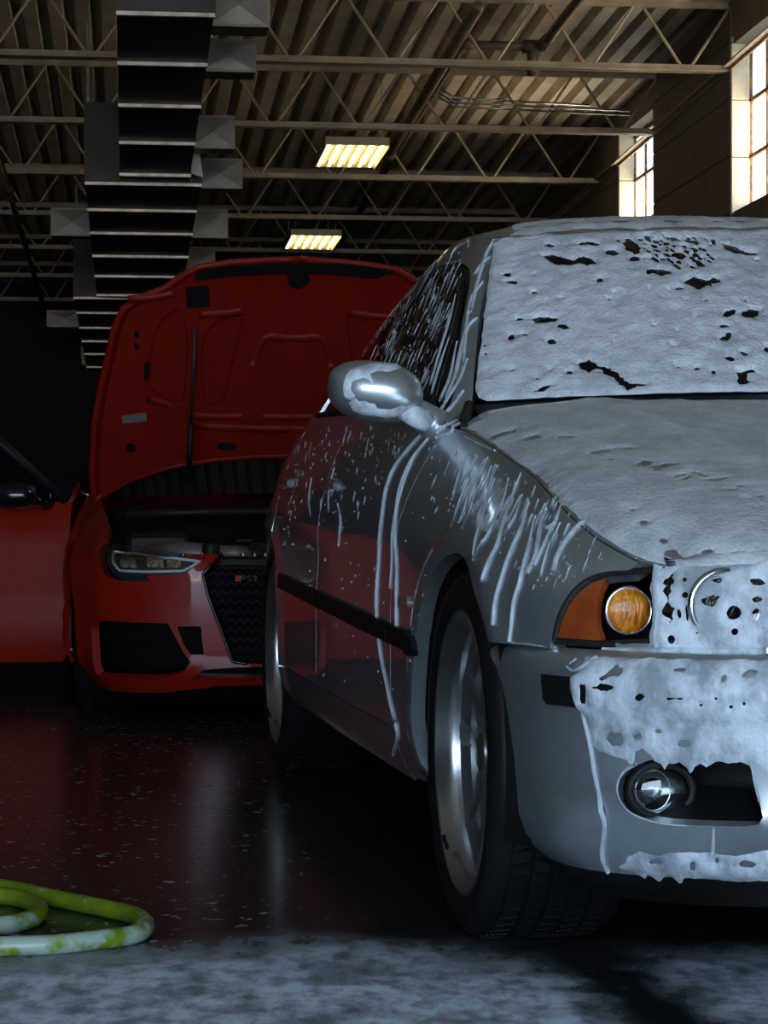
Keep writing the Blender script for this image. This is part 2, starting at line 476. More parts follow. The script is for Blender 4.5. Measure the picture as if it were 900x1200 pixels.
# walls -----------------------------------------------------------------------------------------------
WT = 0.27; SILL, HEAD = 3.10, 4.36
wins = [(15.46 + 3.97 * k, 16.86 + 3.97 * k) for k in range(-2, 2)]
mb = MB(); a0, a1 = A_WALL + 0.012, A_WALL + WT
zt = 5.6
mb.box((a0, B_FRONT, 0), (a1, B_BACK, SILL))
mb.box((a0, B_FRONT, HEAD), (a1, B_BACK, zt))
prev = B_FRONT
for (b0, b1) in wins + [(B_BACK, B_BACK)]:
    mb.box((a0, prev, SILL), (a1, b0, HEAD)); prev = b1
wall_r = to_world_mb(mb).build('wall_right', M_WALL); tag(wall_r, 'dark painted block wall with high steel windows', kind='structure')
# blocks of the piers in view, proud of the joints
CH = 0.43
proto_block = {}
def block(lo, hi, mat, name):
    key = tuple(round(hi[i] - lo[i], 4) for i in range(3)) + (name,)
    if key not in proto_block:
        m_ = MB().cbox((0, 0, 0), (hi[0]-lo[0], hi[1]-lo[1], hi[2]-lo[2]), 0.006)
        o = m_.build(name, mat); proto_block[key] = o.data
    else:
        o = bpy.data.objects.new(name, proto_block[key]); COL.objects.link(o)
    o.parent = wall_r; o.matrix_world = Matrix.Translation(B(*lo)) @ BM
    return o
g = 0.007
for (p0, p1) in ((16.86, 19.43), (20.83, 23.40)):
    r = 0; z = 2.24
    while z < 4.62:
        z1 = min(z + CH, 4.66); L = 1.285; s = p0 - (0 if r % 2 else L / 2)
        while s < p1 - 1e-3:
            lo_b, hi_b = max(s, p0), min(s + L, p1)
            if hi_b - lo_b > 0.02:
                block((A_WALL, lo_b + g / 2, z + g / 2), (A_WALL + 0.10, hi_b - g / 2, z1 - g / 2), M_WALL, 'wall_block')
            s += L
        z += CH; r += 1
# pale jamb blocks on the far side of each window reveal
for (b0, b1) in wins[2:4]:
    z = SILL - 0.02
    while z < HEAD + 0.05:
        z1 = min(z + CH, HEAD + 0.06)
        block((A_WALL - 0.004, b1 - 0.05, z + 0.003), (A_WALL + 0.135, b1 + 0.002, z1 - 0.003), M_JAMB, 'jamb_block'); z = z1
mb = MB()
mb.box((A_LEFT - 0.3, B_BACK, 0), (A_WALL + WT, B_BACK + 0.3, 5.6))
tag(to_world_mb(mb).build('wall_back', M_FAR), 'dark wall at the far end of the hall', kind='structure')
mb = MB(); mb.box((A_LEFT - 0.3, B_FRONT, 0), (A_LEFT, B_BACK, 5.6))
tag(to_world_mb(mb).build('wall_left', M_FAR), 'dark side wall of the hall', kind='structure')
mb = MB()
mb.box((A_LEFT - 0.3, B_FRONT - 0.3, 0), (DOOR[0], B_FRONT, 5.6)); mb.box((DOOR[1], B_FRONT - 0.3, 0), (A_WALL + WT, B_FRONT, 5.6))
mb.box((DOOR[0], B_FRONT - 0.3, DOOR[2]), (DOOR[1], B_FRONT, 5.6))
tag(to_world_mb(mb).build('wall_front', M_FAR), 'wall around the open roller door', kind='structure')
# pale steel angle the joists bear on
mb = MB()
for (o1, o2, h1, h2) in ((0.0, 0.06, 0.0, 0.012), (0.0, 0.012, -0.025, 0.0)):
    pts = []
    for bb in (B_FRONT, B_BACK):
        zc = z_chord(bb) + 0.03
        pts += [(A_WALL - o2, bb, zc + h1), (A_WALL - o1, bb, zc + h1), (A_WALL - o1, bb, zc + h2), (A_WALL - o2, bb, zc + h2)]
    mb.add(pts, [(0,1,2,3),(7,6,5,4),(0,4,5,1),(1,5,6,2),(2,6,7,3),(3,7,4,0)])
tag(to_world_mb(mb).build('trim_1', pmat('ledger_paint', (0.42, 0.34, 0.23), 0.5)), 'steel ledger angle along the window wall', kind='structure')

# windows ---------------------------------------------------------------------------------------------
for wi, (b0, b1) in enumerate(wins):
    mb = MB(); fa0, fa1 = A_WALL + 0.14, A_WALL + 0.19; t = 0.035
    mb.box((fa0, b0, SILL), (fa1, b0 + t, HEAD)); mb.box((fa0, b1 - t, SILL), (fa1, b1, HEAD))
    mb.box((fa0, b0, SILL), (fa1, b1, SILL + t)); mb.box((fa0, b0, HEAD - t), (fa1, b1, HEAD))
    wf = to_world_mb(mb).build('window_%d' % (wi + 1), M_RUST); tag(wf, 'rusty steel framed high window', kind='structure')
    nx, nz = 3, 3; dw = (b1 - b0) / nx; dh = (HEAD - SILL) / nz
    for i in range(1, nx):
        to_world_mb(MB().box((fa0 + 0.004, b0 + i * dw - 0.012, SILL), (fa1 - 0.004, b0 + i * dw + 0.012, HEAD))).build('muntin', M_RUST, wf)
    for i in range(1, nz):
        to_world_mb(MB().box((fa0 + 0.002, b0, SILL + i * dh - 0.013), (fa1 - 0.002, b1, SILL + i * dh + 0.013))).build('muntin', M_RUST, wf)
    for i in range(nx):
        for j in range(nz):
            to_world_mb(MB().box((fa0 + 0.02, b0 + i*dw, SILL + j*dh), (fa0 + 0.025, b0 + (i+1)*dw, SILL + (j+1)*dh))).build('pane', M_PANE2 if j == nz - 1 else M_PANE, wf)
    portal('daylight_window', B(A_WALL + 0.22, (b0 + b1) / 2, (SILL + HEAD) / 2), (math.radians(90), 0, BANG + math.radians(90)), b1 - b0, HEAD - SILL)

# steel bar joists --------------------------------------------------------------------------------------
def make_joist():
    root = empty('roof_joist'); L0, L1 = A_LEFT + 0.02, A_WALL - 0.01
    def angle_pair(z0, up):
        m_ = MB()
        for s in (-1, 1):
            q = sorted((s * 0.012, s * 0.052)); v = sorted((s * 0.012, s * 0.019))
            zz = (z0 + 0.045, z0 + 0.052) if up else (z0, z0 + 0.007)
            m_.box((L0, q[0], zz[0]), (L1, q[1], zz[1])); m_.box((L0, v[0], z0), (L1, v[1], z0 + 0.052))
        return m_
    m_ = angle_pair(0.0, False); m_.build('bottom_chord', M_JOIST, root)
    m_ = angle_pair(JD - 0.03, True); m_.build('top_chord', M_JOIST, root)
    p = 0.74; x = L1 - 0.32; i = 0
    m1 = MB().tube([(0, 0, 0.03), (p / 2 - 0.05, 0, JD)], 0.0125, 6).build('web_bar', M_JOIST, root)
    m2 = MB().tube([(0, 0, 0.03), (-p / 2 + 0.05, 0, JD)], 0.0125, 6).build('web_bar', M_JOIST, root)
    m1.location.x = x + 0.03; m2.location.x = x - 0.03; x -= p
    while x > L0 + 0.4:
        for src, dx in ((m1, 0.03), (m2, -0.03)):
            c = src.copy(); COL.objects.link(c); c.parent = root; c.location = (x + dx, 0, 0)
        x -= p
    return root
j0 = make_joist()
for n_ in range(-1, 7):
    b_ = 16.9 + 2.385 * n_
    j = j0 if n_ == -1 else copy_tree(j0)
    j.matrix_world = Matrix.Translation(B(0, b_, z_chord(b_))) @ BM
    tag(j, 'brown painted steel bar joist with zigzag webs under the fluted roof deck', 'roof joist', 'parallel bar joists under the roof')

# sheet metal duct --------------------------------------------------------------------------------------
M_PLATE = pmat('bare_bright_sheet', (.85, .85, .82), .4, .1)
duct = empty('air_duct', BM.copy())
tag(duct, 'long rectangular sheet metal air duct with bright seams and side boxes hung under the joists', 'air duct')
def z_dct(b): return 3.84 - SLOPE * b
secs = [(-0.06, 0.47, [12.6, 13.8, 15.0, 16.25, 17.5]), (-0.33, 0.565, [17.9, 19.15, 20.4, 21.8, 23.2, 24.7]), (-0.58, 0.57, [24.95, 26.3, 27.8, 29.3, 30.9, 32.7])]
DH = 0.62
for si, (a0, a1, seams) in enumerate(secs):
    end = seams[-1] + (0.38 if si < 2 else 0.7)
    bs = seams + [end]
    for i in range(len(bs) - 1):
        b0, b1 = bs[i], bs[i + 1]; q = 0.010            # cross-broken sheets: shallow pyramid on bottom and sides
        zb0, zb1 = z_dct(b0), z_dct(b1); zm = (zb0 + zb1) / 2; am, bm_ = (a0 + a1) / 2, (b0 + b1) / 2
        V = [(a0, b0, zb0), (a1, b0, zb0), (a1, b1, zb1), (a0, b1, zb1), (a0, b0, zb0 + DH), (a1, b0, zb0 + DH), (a1, b1, zb1 + DH), (a0, b1, zb1 + DH),
             (am, bm_, zm - q), (a1 + q, bm_, zm + DH / 2), (a0 - q, bm_, zm + DH / 2), (am, b0 - q, zb0 + DH / 2)]
        F = [(1,0,8),(2,1,8),(3,2,8),(0,3,8), (1,2,9),(2,6,9),(6,5,9),(5,1,9), (0,4,10),(4,7,10),(7,3,10),(3,0,10), (4,5,6,7), (3,7,6,2), (0,1,11),(1,5,11),(5,4,11),(4,0,11)]
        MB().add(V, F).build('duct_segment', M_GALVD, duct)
        # raised drive cleat around the joint
        m_ = MB(); c = 0.022; t = 0.035
        M4 = Matrix.Translation((0, b0, zb0))
        m_.box((a0 - .004, -t / 2, -c), (a1 + .004, t / 2, 0.0), M4); m_.build('seam_cleat', M_CLEAT, duct)
        for (p_, q_) in ((a0 - .008, a0), (a1, a1 + .008)): MB().box((p_, -t/2, 0), (q_, t/2, DH), M4).build('side_cleat', M_GALVD, duct)
def side_box(x0, x1, yb, fh):
    d = 2690 * 3.27 / (690 - yb); X0 = (x0 - 450) / FPX * d; X1 = (x1 - 450) / FPX * d
    a0 = X0 * math.cos(BANG) + d * math.sin(BANG); a1 = X1 * math.cos(BANG) + d * math.sin(BANG); b0 = d * math.cos(BANG) - X0 * math.sin(BANG)
    z0 = z_dct(b0) + 0.12; h = fh; dp = 0.26
    if a0 > 0: a0 = min(a0, 0.46 if b0 < 17.7 else 0.56)
    else: a1 = max(a1, -0.32 if b0 < 24.8 else -0.57)
    am, zm = (a0 + a1) / 2, z0 + h / 2
    V = [(a0, b0, z0), (a1, b0, z0), (a1, b0 + dp, z0), (a0, b0 + dp, z0), (a0, b0, z0 + h), (a1, b0, z0 + h), (a1, b0 + dp, z0 + h), (a0, b0 + dp, z0 + h), (am, b0 - 0.012, zm)]
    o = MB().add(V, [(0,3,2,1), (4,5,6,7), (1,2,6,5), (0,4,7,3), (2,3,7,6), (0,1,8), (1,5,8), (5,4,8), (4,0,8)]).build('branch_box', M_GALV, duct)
    m_ = MB(); t = 0.012
    for (p, q_) in (((a0 - .004, z0 - .004), (a1 + .004, z0 + t)), ((a0 - .004, z0 + h - t), (a1 + .004, z0 + h + .004)), ((a0 - .004, z0), (a0 + t, z0 + h)), ((a1 - t, z0), (a1 + .004, z0 + h))):
        m_.box((p[0], b0 - 0.006, p[1]), (q_[0], b0 + 0.004, q_[1]))
    m_.build('box_flange', M_GALV, o)
for q in ((253, 316, 30, 0.24), (242, 300, 83, 0.2), (225, 275, 173, 0.24), (237, 284, 220, 0.24), (225, 267, 278, 0.26), (215, 252, 320, 0.24), (60, 103, 275, 0.25), (55, 85, 382, 0.2)):
    side_box(*q)
# folded transition plates at the two width changes
for (a_, b_, s) in ((0.50, 17.55, 1), (-0.60, 32.72, -1)):
    z0 = z_dct(b_) - 0.01
    V = [(a_ - 0.07, b_, z0 + 0.30), (a_ + 0.03, b_ - 0.02, z0 + 0.28), (a_ + 0.07, b_ + 0.02, z0), (a_ - 0.05, b_ + 0.05, z0 + 0.05)]
    V = V + [(p[0], p[1] + 0.02, p[2]) for p in V]
    MB().add(V, [(3,2,1,0), (4,5,6,7), (0,1,5,4), (1,2,6,5), (2,3,7,6), (3,0,4,7)]).build('transition_plate', M_PLATE, duct)
for bb in np.arange(13.2, 32.5, 2.4):                   # strap hangers up to the joists
    sec = secs[0] if bb < 17.7 else (secs[1] if bb < 24.8 else secs[2])
    for a_ in (sec[0] + 0.02, sec[1] - 0.02):
        MB().box((a_ - 0.012, bb, z_dct(bb) + DH - 0.01), (a_ + 0.012, bb + 0.003, z_deck(bb) - 0.01)).build('hanger_strap', M_GALV, duct)

# fluorescent fixtures ------------------------------------------------------------------------------------
def make_fixture():
    root = empty('fluorescent_light'); W, L, H = 0.56, 1.25, 0.09
    m_ = MB(); t = 0.008
    m_.box((-W/2, -L/2, H - t), (W/2, L/2, H)); m_.box((-W/2, -L/2, 0), (-W/2 + t, L/2, H)); m_.box((W/2 - t, -L/2, 0), (W/2, L/2, H))
    m_.box((-W/2, -L/2, 0.02), (W/2, -L/2 + 0.03, H)); m_.box((-W/2, L/2 - 0.03, 0.02), (W/2, L/2, H))
    m_.build('housing', M_FIX, root)
    n = 6; dx = W / n
    for i in range(n):
        x = -W / 2 + dx * (i + 0.5)
        MB().add([(x - dx*0.48, -L/2 + .03, 0.02), (x - dx*0.2, -L/2 + .03, 0.07), (x + dx*0.2, -L/2 + .03, 0.07), (x + dx*0.48, -L/2 + .03, 0.02), (x - dx*0.48, L/2 - .03, 0.02), (x - dx*0.2, L/2 - .03, 0.07), (x + dx*0.2, L/2 - .03, 0.07), (x + dx*0.48, L/2 - .03, 0.02)],
                 [(0,1,5,4), (1,2,6,5), (2,3,7,6)]).build('reflector', M_FIX, root)
        MB().tube([(x, -L/2 + 0.03, 0.035), (x, L/2 - 0.03, 0.035)], 0.014, 8).build('tube', M_TUBE, root)
    for sx in (-1, 1):
        for sy in (-1, 1):
            MB().tube([(sx * W * 0.4, sy * L * 0.4, H - 0.005), (sx * W * 0.4, sy * L * 0.4, 0.62)], 0.003, 5).build('hanger_wire', M_COND, root)
    return root
f0 = make_fixture()
for i, (a_, b_) in enumerate(((1.97, 20.35), (2.03, 25.45))):
    f = f0 if i == 0 else copy_tree(f0)
    f.matrix_world = Matrix.Translation(B(a_, b_, z_chord(b_) - 0.05)) @ BM
    tag(f, ('lit six-tube fluorescent fixture hung level with the high steel windows', 'lit six-tube fluorescent fixture hung towards the dark end wall, above the raised red hood')[i], 'ceiling light', 'fluorescent fixtures below the joists')

# pipes and conduits ----------------------------------------------------------------------------------------
def pipe(name, pts, r, mat, label, cat, fittings=(), group=None):
    root = empty(name, BM.copy()); tag(root, label, cat, group)
    MB().tube(pts, r, 10).build('pipe_run', mat, root, True)
    for (p, q_, rr) in fittings: MB().tube([p, q_], rr, 10).build('fitting', mat, root, True)
    return root
zp = 4.44
pipe('gas_pipe', [(3.17, 6, zp + .25), (3.17, 17.2, zp), (3.17, 17.35, zp), (3.16, 17.42, zp), (3.0, 17.45, zp), (2.62, 17.45, zp), (2.56, 17.48, zp), (2.55, 17.6, zp), (2.55, 30.0, zp - .3)], 0.036, M_PIPE,
     'brown gas pipe with tee and elbows running through the joists', 'pipe',
     [((3.17, 17.2, zp), (3.17, 17.44, zp), 0.05), ((3.2, 17.45, zp), (3.02, 17.45, zp), 0.052), ((3.1, 17.45, zp + 0.01), (3.1, 17.45, zp - 0.22), 0.045), ((2.66, 17.45, zp), (2.52, 17.45, zp), 0.044), ((2.55, 17.42, zp), (2.55, 17.58, zp), 0.044)])
for k, (dz, a_end) in enumerate(((0.0, 4.25), (-0.035, 4.25), (0.04, 3.9))):
    pipe('electrical_conduit', [(2.6, 19.2, z_chord(19) + 0.30 + dz), (2.75, 19.2, z_chord(19) + 0.22 + dz), (a_end, 19.2, z_chord(19) + 0.18 + dz)], 0.009, M_COND,
         ('lowest of three thin shiny conduits crossing between joists', 'middle of three thin shiny conduits crossing between joists', 'topmost of three thin shiny conduits crossing between joists')[(1, 0, 2)[k]], 'conduit', group='conduits between the joists')
pipe('sprinkler_pipe', [(-1.15, 8, 4.35), (-1.15, 32, 3.8)], 0.03, M_PIPE, 'dark brown sprinkler pipe running beside the air duct through the joists', 'pipe', [((-1.15, 15.4, 4.17), (-1.15, 15.6, 4.165), 0.045), ((-1.15, 22.4, 4.02), (-1.15, 22.6, 4.015), 0.045)])
pipe('heater_gas_line', [(2.45, 16, 4.40), (2.45, 20.0, 4.30), (2.45, 21.5, 4.27)], 0.045, M_PIPE, 'thick brown pipe end between duct and fluorescent fixture', 'pipe', [((2.45, 21.4, 4.27), (2.45, 21.6, 4.265), 0.06)])
# =================================================================================================== silver saloon
TH = math.atan(428.0 / FPX); CT, ST = math.cos(TH), math.sin(TH)
P0 = Vector((0.132 + 0.865 * CT, 3.94 + 0.865 * ST, 0))
MC = Matrix.Translation(P0) @ Matrix.Rotation(TH, 4, 'Z')       # local: x to the car's left, y to its tail, z up; origin below the front axle
car = empty('silver_sedan', MC)
tag(car, 'silver grey sedan covered in white wash foam with amber corner lamp', 'car')

M_PAINT = pmat('silver_grey_paint', (0.54, 0.60, 0.63), 0.32, 0.80, col2=(0.50, 0.56, 0.59), nscale=40, coat=1.0, coat_rough=0.02)
M_BLACK = pmat('black_plastic', (0.008, 0.008, 0.009), 0.5, spec=.22)
M_WELL = pmat('wheel_well_black', (0.005, 0.005, 0.005), 0.9, spec=.08)
M_DCHR = pmat('smoked_reflector', (0.22, 0.23, 0.24), 0.18, 0.9)
M_GLASS = pmat('dark_car_glass', (0.004, 0.004, 0.005), 0.04, spec=0.28)
M_RUBBER = pmat('wet_rubber', (0.007, 0.007, 0.008), 0.48, bump=0.1, bscale=120, spec=.28)
M_ALLOY = pmat('silver_alloy', (0.52, 0.53, 0.54), 0.27, 0.95, col2=(0.44, 0.45, 0.46))
M_ALLOY2 = pmat('grey_spoke_paint', (0.22, 0.23, 0.235), 0.35, 0.8)
M_CHROME = pmat('chrome', (0.75, 0.76, 0.77), 0.10, 1.0)
M_AMBER = pmat('amber_lens', (0.72, 0.25, 0.012), 0.16, col2=(0.40, 0.10, 0.004), nscale=70, stretch=(1.6, 1, .5), lo=.42, hi=.58, bump=.5, bscale=110, coat=0.35)
M_WEDGE = pmat('orange_reflector', (0.36, 0.075, 0.016), 0.18, col2=(0.26, 0.045, 0.010), nscale=14, coat=0.5)
M_SEAL = pmat('rubber_seal', (0.008, 0.008, 0.008), 0.6)
M_DISC = pmat('brake_iron', (0.05, 0.05, 0.05), 0.5, 0.6)

def clear_mat(name, tint=(1, 1, 1), gloss=0.10):
    m = bpy.data.materials.new(name); m.use_nodes = True; n = m.node_tree.nodes; l = m.node_tree.links; n.clear()
    o = n.new('ShaderNodeOutputMaterial'); t = n.new('ShaderNodeBsdfTransparent'); t.inputs['Color'].default_value = (*tint, 1)
    gl = n.new('ShaderNodeBsdfGlossy'); gl.inputs['Roughness'].default_value = 0.03
    fr = n.new('ShaderNodeFresnel'); fr.inputs['IOR'].default_value = 1.45
    tx = n.new('ShaderNodeTexNoise'); tx.inputs['Scale'].default_value = 40
    ad = n.new('ShaderNodeMath'); ad.operation = 'MULTIPLY_ADD'; l.new(tx.outputs['Fac'], ad.inputs[0]); ad.inputs[1].default_value = gloss; l.new(fr.outputs[0], ad.inputs[2])
    mx = n.new('ShaderNodeMixShader'); l.new(ad.outputs[0], mx.inputs[0]); l.new(t.outputs[0], mx.inputs[1]); l.new(gl.outputs[0], mx.inputs[2])
    l.new(mx.outputs[0], o.inputs[0]); return m
M_CLEAR = clear_mat('clear_lens', (0.9, 0.92, 0.93))

class Contour:
    """half plan outline from the nose centre round to the tail centre, parametrised by arc length"""
    def __init__(s, pts, n=10):
        P = catmull([Vector((p[0], p[1], 0)) for p in pts], n); s.P = P
        s.S = [0.0]
        for i in range(1, len(P)): s.S.append(s.S[-1] + (P[i] - P[i - 1]).length)
        s.len = s.S[-1]; s.ss = np.array(s.S); s.px = np.array([p.x for p in P]); s.py = np.array([p.y for p in P])
        T = []
        for i in range(len(P)):
            t = P[min(i + 1, len(P) - 1)] - P[max(i - 1, 0)]; t.normalize(); T.append(t)
        s.nx = np.array([-t.y for t in T]); s.ny = np.array([t.x for t in T])      # inward normal
        s.nx[0] = 0; s.ny[0] = 1
    def at(s, q):
        q = min(max(q, 0), s.len)
        i = min(max(int(np.searchsorted(s.ss, q)) - 1, 0), len(s.S) - 2); t = (q - s.S[i]) / max(s.S[i + 1] - s.S[i], 1e-9)
        l_ = lambda a: a[i] * (1 - t) + a[i + 1] * t
        return l_(s.px), l_(s.py), l_(s.nx), l_(s.ny)
    def s_of_y(s, y): return float(np.interp(y, s.py, s.ss))

CB = Contour([(0, -.80), (.25, -.79), (.45, -.757), (.60, -.70), (.70, -.635), (.78, -.545), (.832, -.44), (.864, -.30), (.880, -.12), (.885, .1), (.888, .4), (.893, .9), (.897, 1.5),
              (.898, 2.1), (.897, 2.6), (.890, 2.83), (.868, 3.05), (.838, 3.25), (.79, 3.5), (.72, 3.70), (.58, 3.83), (.3, 3.895), (0, 3.91)])
ZTOP = [(-.80, .655), (-.70, .648), (-.635, .640), (-.545, .668), (-.44, .700), (-.22, .753), (0, .795), (.13, .820), (.3, .852), (.52, .890), (.65, .905), (1.0, .938), (2.0, .995), (2.8, 1.02), (3.2, 1.02), (3.6, .99), (3.91, .96)]
ETOP = [(-.80, .03), (-.635, .035), (-.545, .06), (-.44, .085), (-.22, .12), (0, .14), (.3, .14), (.52, .135), (.65, .11), (1.0, .10), (2.0, .10), (3.0, .12), (3.91, .06)]
LTOP = [(-.80, .10), (-.5, .13), (0, .22), (.5, .30), (1.0, .36), (3.0, .34), (3.91, .2)]
def ztop(y): return interp(ZTOP, y)
def Wf(s, z, sign=-1):
    w_, y, nx, ny = CB.at(s)
    zt, e, L = interp(ZTOP, y), interp(ETOP, y), interp(LTOP, y)
    o = e * max(0.0, 1 - (zt - z) / L) ** 2.1
    if z > zt: o += (z - zt) * 3.0
    o += 0.055 * max(0.0, 1 - (z - 0.19) / 0.17) ** 2
    o += 0.006 * math.exp(-((z - 0.63) / 0.05) ** 2) * (1 if y > 0.4 else max(0, y / 0.4))    # shallow waist groove along the doors
    o -= 0.012 * math.exp(-((math.hypot(y, z - .312) - .37) / .035) ** 2) * (1 if z > .25 else 0)   # rolled wheel-arch lips
    o -= 0.012 * math.exp(-((math.hypot(y - 2.83, z - .342) - .395) / .035) ** 2) * (1 if z > .25 else 0)
    return Vector((sign * (w_ + nx * o), y + ny * o, z))
W = Surf(Wf, MC, 0.0, CB.len * 0.8, 0.18, 1.02, flip=-1.0, nu=160, nv=30)
sy = CB.s_of_y

def topedge(y0, y1, n=24): return [Vector((sy(y0 + (y1 - y0) * i / n), ztop(y0 + (y1 - y0) * i / n))) for i in range(n + 1)]
def arc(yc, zc, R, a0, a1, n=30):
    """arc in (s,z) around an axle; angles in degrees, 0 = towards the tail, 90 = up"""
    return [Vector((sy(yc) + R * math.cos(math.radians(a0 + (a1 - a0) * i / n)), zc + R * math.sin(math.radians(a0 + (a1 - a0) * i / n)))) for i in range(n + 1)]

# ---- lamp outline traced on the wrap-round surface
lamp_px = [(647, 751), (650, 735), (658, 712), (672, 691), (690, 677), (712, 670), (740, 668)]
lamp_out = catmull([W.inv(*p) for p in lamp_px], 5)
RF, RR = 0.343, 0.372
g = 0.0022
# front fender
aF = math.degrees(math.asin((0.517 - .312) / RF))
aB = math.degrees(math.asin((0.215 - .312) / RF))
fender = [p for p in arc(0, .312, RF, aB, 180 - aF)]
fender += [lamp_out[0] + Vector((0.004, -0.012))] + [p + Vector((0.004, 0)) for p in lamp_out]
s_corner = lamp_out[-1].x
te = [p - Vector((0, g)) for p in topedge(-.63, .60, 40) if p.x > s_corner - 0.05]
fender += te + [Vector((sy(.60), .215))]
quarter_y0 = 2.50
for mir in (False, True):
    tagm = {}
    cdt_panel('front_fender', W, fender, [], 0.03, M_PAINT, car, 0.03, mirror=mir, bstep=0.02)
    zb = lambda y: .308 + .010 * (y - .6)
    fd = [Vector((sy(.604), zb(.604))), Vector((sy(1.690), zb(1.69)))] + list(reversed(topedge(.604, 1.690, 20)))
    cdt_panel('front_door', W, fd, [], 0.035, M_PAINT, car, 0.014, mirror=mir)
    aD = math.degrees(math.asin((zb(2.5) - .342) / RR))
    a1_ = math.degrees(math.acos((2.62 - 2.83) / RR))
    rd = [Vector((sy(1.694), zb(1.694)))] + list(reversed(arc(2.83, .342, RR, a1_, 180 - aD, 20)))
    rd += [Vector((sy(2.62), .342 + RR * math.sin(math.radians(a1_))))] if False else []
    rd = [Vector((sy(1.694), zb(1.694)))] + arc(2.83, .342, RR, 180 - aD, a1_, 20) + list(reversed(topedge(1.694, 2.62, 20)))
    cdt_panel('rear_door', W, rd, [], 0.035, M_PAINT, car, 0.014, mirror=mir)
    qt = arc(2.83, .342, RR, a1_ - 0.6, 180 - 180 - 18, 24) + [Vector((sy(3.3), .225)), Vector((CB.len - 0.001, .25)), Vector((CB.len - 0.001, ztop(3.91)))]
    qt += list(reversed(topedge(2.624, 3.9, 30)))
    cdt_panel('rear_quarter_panel', W, qt, [], 0.045, M_PAINT, car, 0.014, mirror=mir)
    aS = math.degrees(math.asin((.215 - .342) / RR))
    sill = [Vector((sy(.604), .200))] + [Vector((sy(2.47), .228))] + [p for p in arc(2.83, .342, RR, 180 - aS + 4, 180 - aD, 6)][0:] + [Vector((sy(.604), zb(.604) - 0.005))]
    sill = [Vector((sy(.604), .200)), Vector((sy(2.475), .228)), Vector((sy(2.462), zb(2.46) - 0.005)), Vector((sy(.604), zb(.604) - 0.005))]
    cdt_panel('sill', W, sill, [], 0.03, M_PAINT, car, 0.05, mirror=mir)

# ---- hood
hood_edge = [W.f(p.x, p.y - g) for p in topedge(-.795, .60, 60)]
he_y = np.array([p.y for p in hood_edge]); he_w = np.array([-p.x for p in hood_edge]); he_z = np.array([p.z for p in hood_edge])
ZC = [(-.80, .655), (-.70, .695), (-.5, .750), (-.2, .818), (.1, .880), (.3, .922), (.5, .958), (.7, .985)]
def Tf(x, y):
    we = float(np.interp(y, he_y, he_w)); ze = float(np.interp(y, he_y, he_z)); we = max(we, 0.12)
    t = abs(x) / we; tc = min(t, 1.02)
    zc = interp(ZC, y); g_ = 0.26 * tc ** 2 + 0.74 * tc ** 8
    rid = 0.007 * math.exp(-((abs(x) - (0.36 + 0.14 * (y + .8) / 1.3)) / 0.035) ** 2) * min(1, max(0, (y + .75) / .3))
    return Vector((x, y, zc - (zc - ze) * g_ + rid - max(0, t - 1.02) * 0.3))
T = Surf(Tf, MC, -0.78, 0.78, -0.80, 0.66, flip=1.0, nu=60, nv=60)
hr = []                                                # half outline of the hood, (w, y): nose -> cowl
for p in hood_edge:
    if p.y <= 0.575: hr.append((-p.x - 0.002, p.y + 0.002))
cowl = [(.70, .60), (.60, .545), (.45, .495), (.25, .46), (0, .445)]
half = hr + cowl
hood_poly = [Vector((-p[0], p[1])) for p in half] + [Vector((p[0], p[1])) for p in reversed(half[:-1])]
hood = cdt_panel('hood', T, hood_poly, [], 0.04, M_PAINT, car, 0.014, bstep=0.03)

# ---- cowl panel below the windscreen
def Gf(a, b):
    w_ = (.705 + (.56 - .705) * b) * a
    y = (.45 + .25 * a * a) * (1 - b) + (1.06 + .14 * a * a) * b
    z = (.966 - .012 * a * a) * (1 - b) + (1.362 - .010 * a * a) * b
    bul = 0.030 * 4 * b * (1 - b) * (1 - 0.4 * a * a)
    return Vector((w_, y - bul * 0.55, z + bul * 0.55))
G = Surf(Gf, MC, -1, 1, -0.05, 1.02, flip=1.0, nu=50, nv=40)
mb = MB(); V = []; nA = 30
for i in range(nA + 1):
    a = -1 + 2 * i / nA
    p = Gf(a, 0.0); w_ = p.x
    V.append(p + Vector((0, 0, -0.004)))
    yy = interp([(0, .45), (.25, .465), (.45, .50), (.60, .55), (.72, .62)], abs(w_)); q = Tf(w_, yy); V.append(q + Vector((0, 0.0, -0.018)))
mb.add(V, [(2*i, 2*i+1, 2*i+3, 2*i+2) for i in range(nA)]).build('cowl', M_BLACK, car, True)

# ---- windscreen
ws = [Vector(p) for p in ((-.97, 0.0), (.97, 0.0), (.99, .02), (1, .05), (1, .97), (.97, 1.0), (-.97, 1.0), (-1, .97), (-1, .05), (-.99, .02))]
cdt_panel('windscreen', G, ws, [], 0.08, M_GLASS, car, 0.01)

# ---- greenhouse sides
RAIL = [(.70, (.707, .955)), (.95, (.640, 1.158)), (1.2, (.562, 1.352)), (1.35, (.562, 1.382)), (1.6, (.568, 1.393)), (2.1, (.56, 1.372)), (2.5, (.545, 1.30)), (2.8, (.56, 1.20)), (3.15, (.62, 1.04))]
RW = [(y, p[0]) for y, p in RAIL]; RZ = [(y, p[1]) for y, p in RAIL]
def belt(y): p = W.f(sy(y), ztop(y)); return -p.x, p.z
def GSf(y, t):
    yb = 0.62 + (y - .70) * (2.95 - .62) / (3.15 - .70)
    bw, bz = belt(yb); rw, rz = interp(RW, y), interp(RZ, y)
    bul = 0.028 * 4 * t * (1 - t) * (min(1, (y - .7) / .5))
    return Vector((-(bw + (rw - bw) * t + bul), yb + (y - yb) * t, bz + (rz - bz) * t))
GS = Surf(GSf, MC, .70, 3.15, 0, 1, flip=-1.0, nu=60, nv=20)
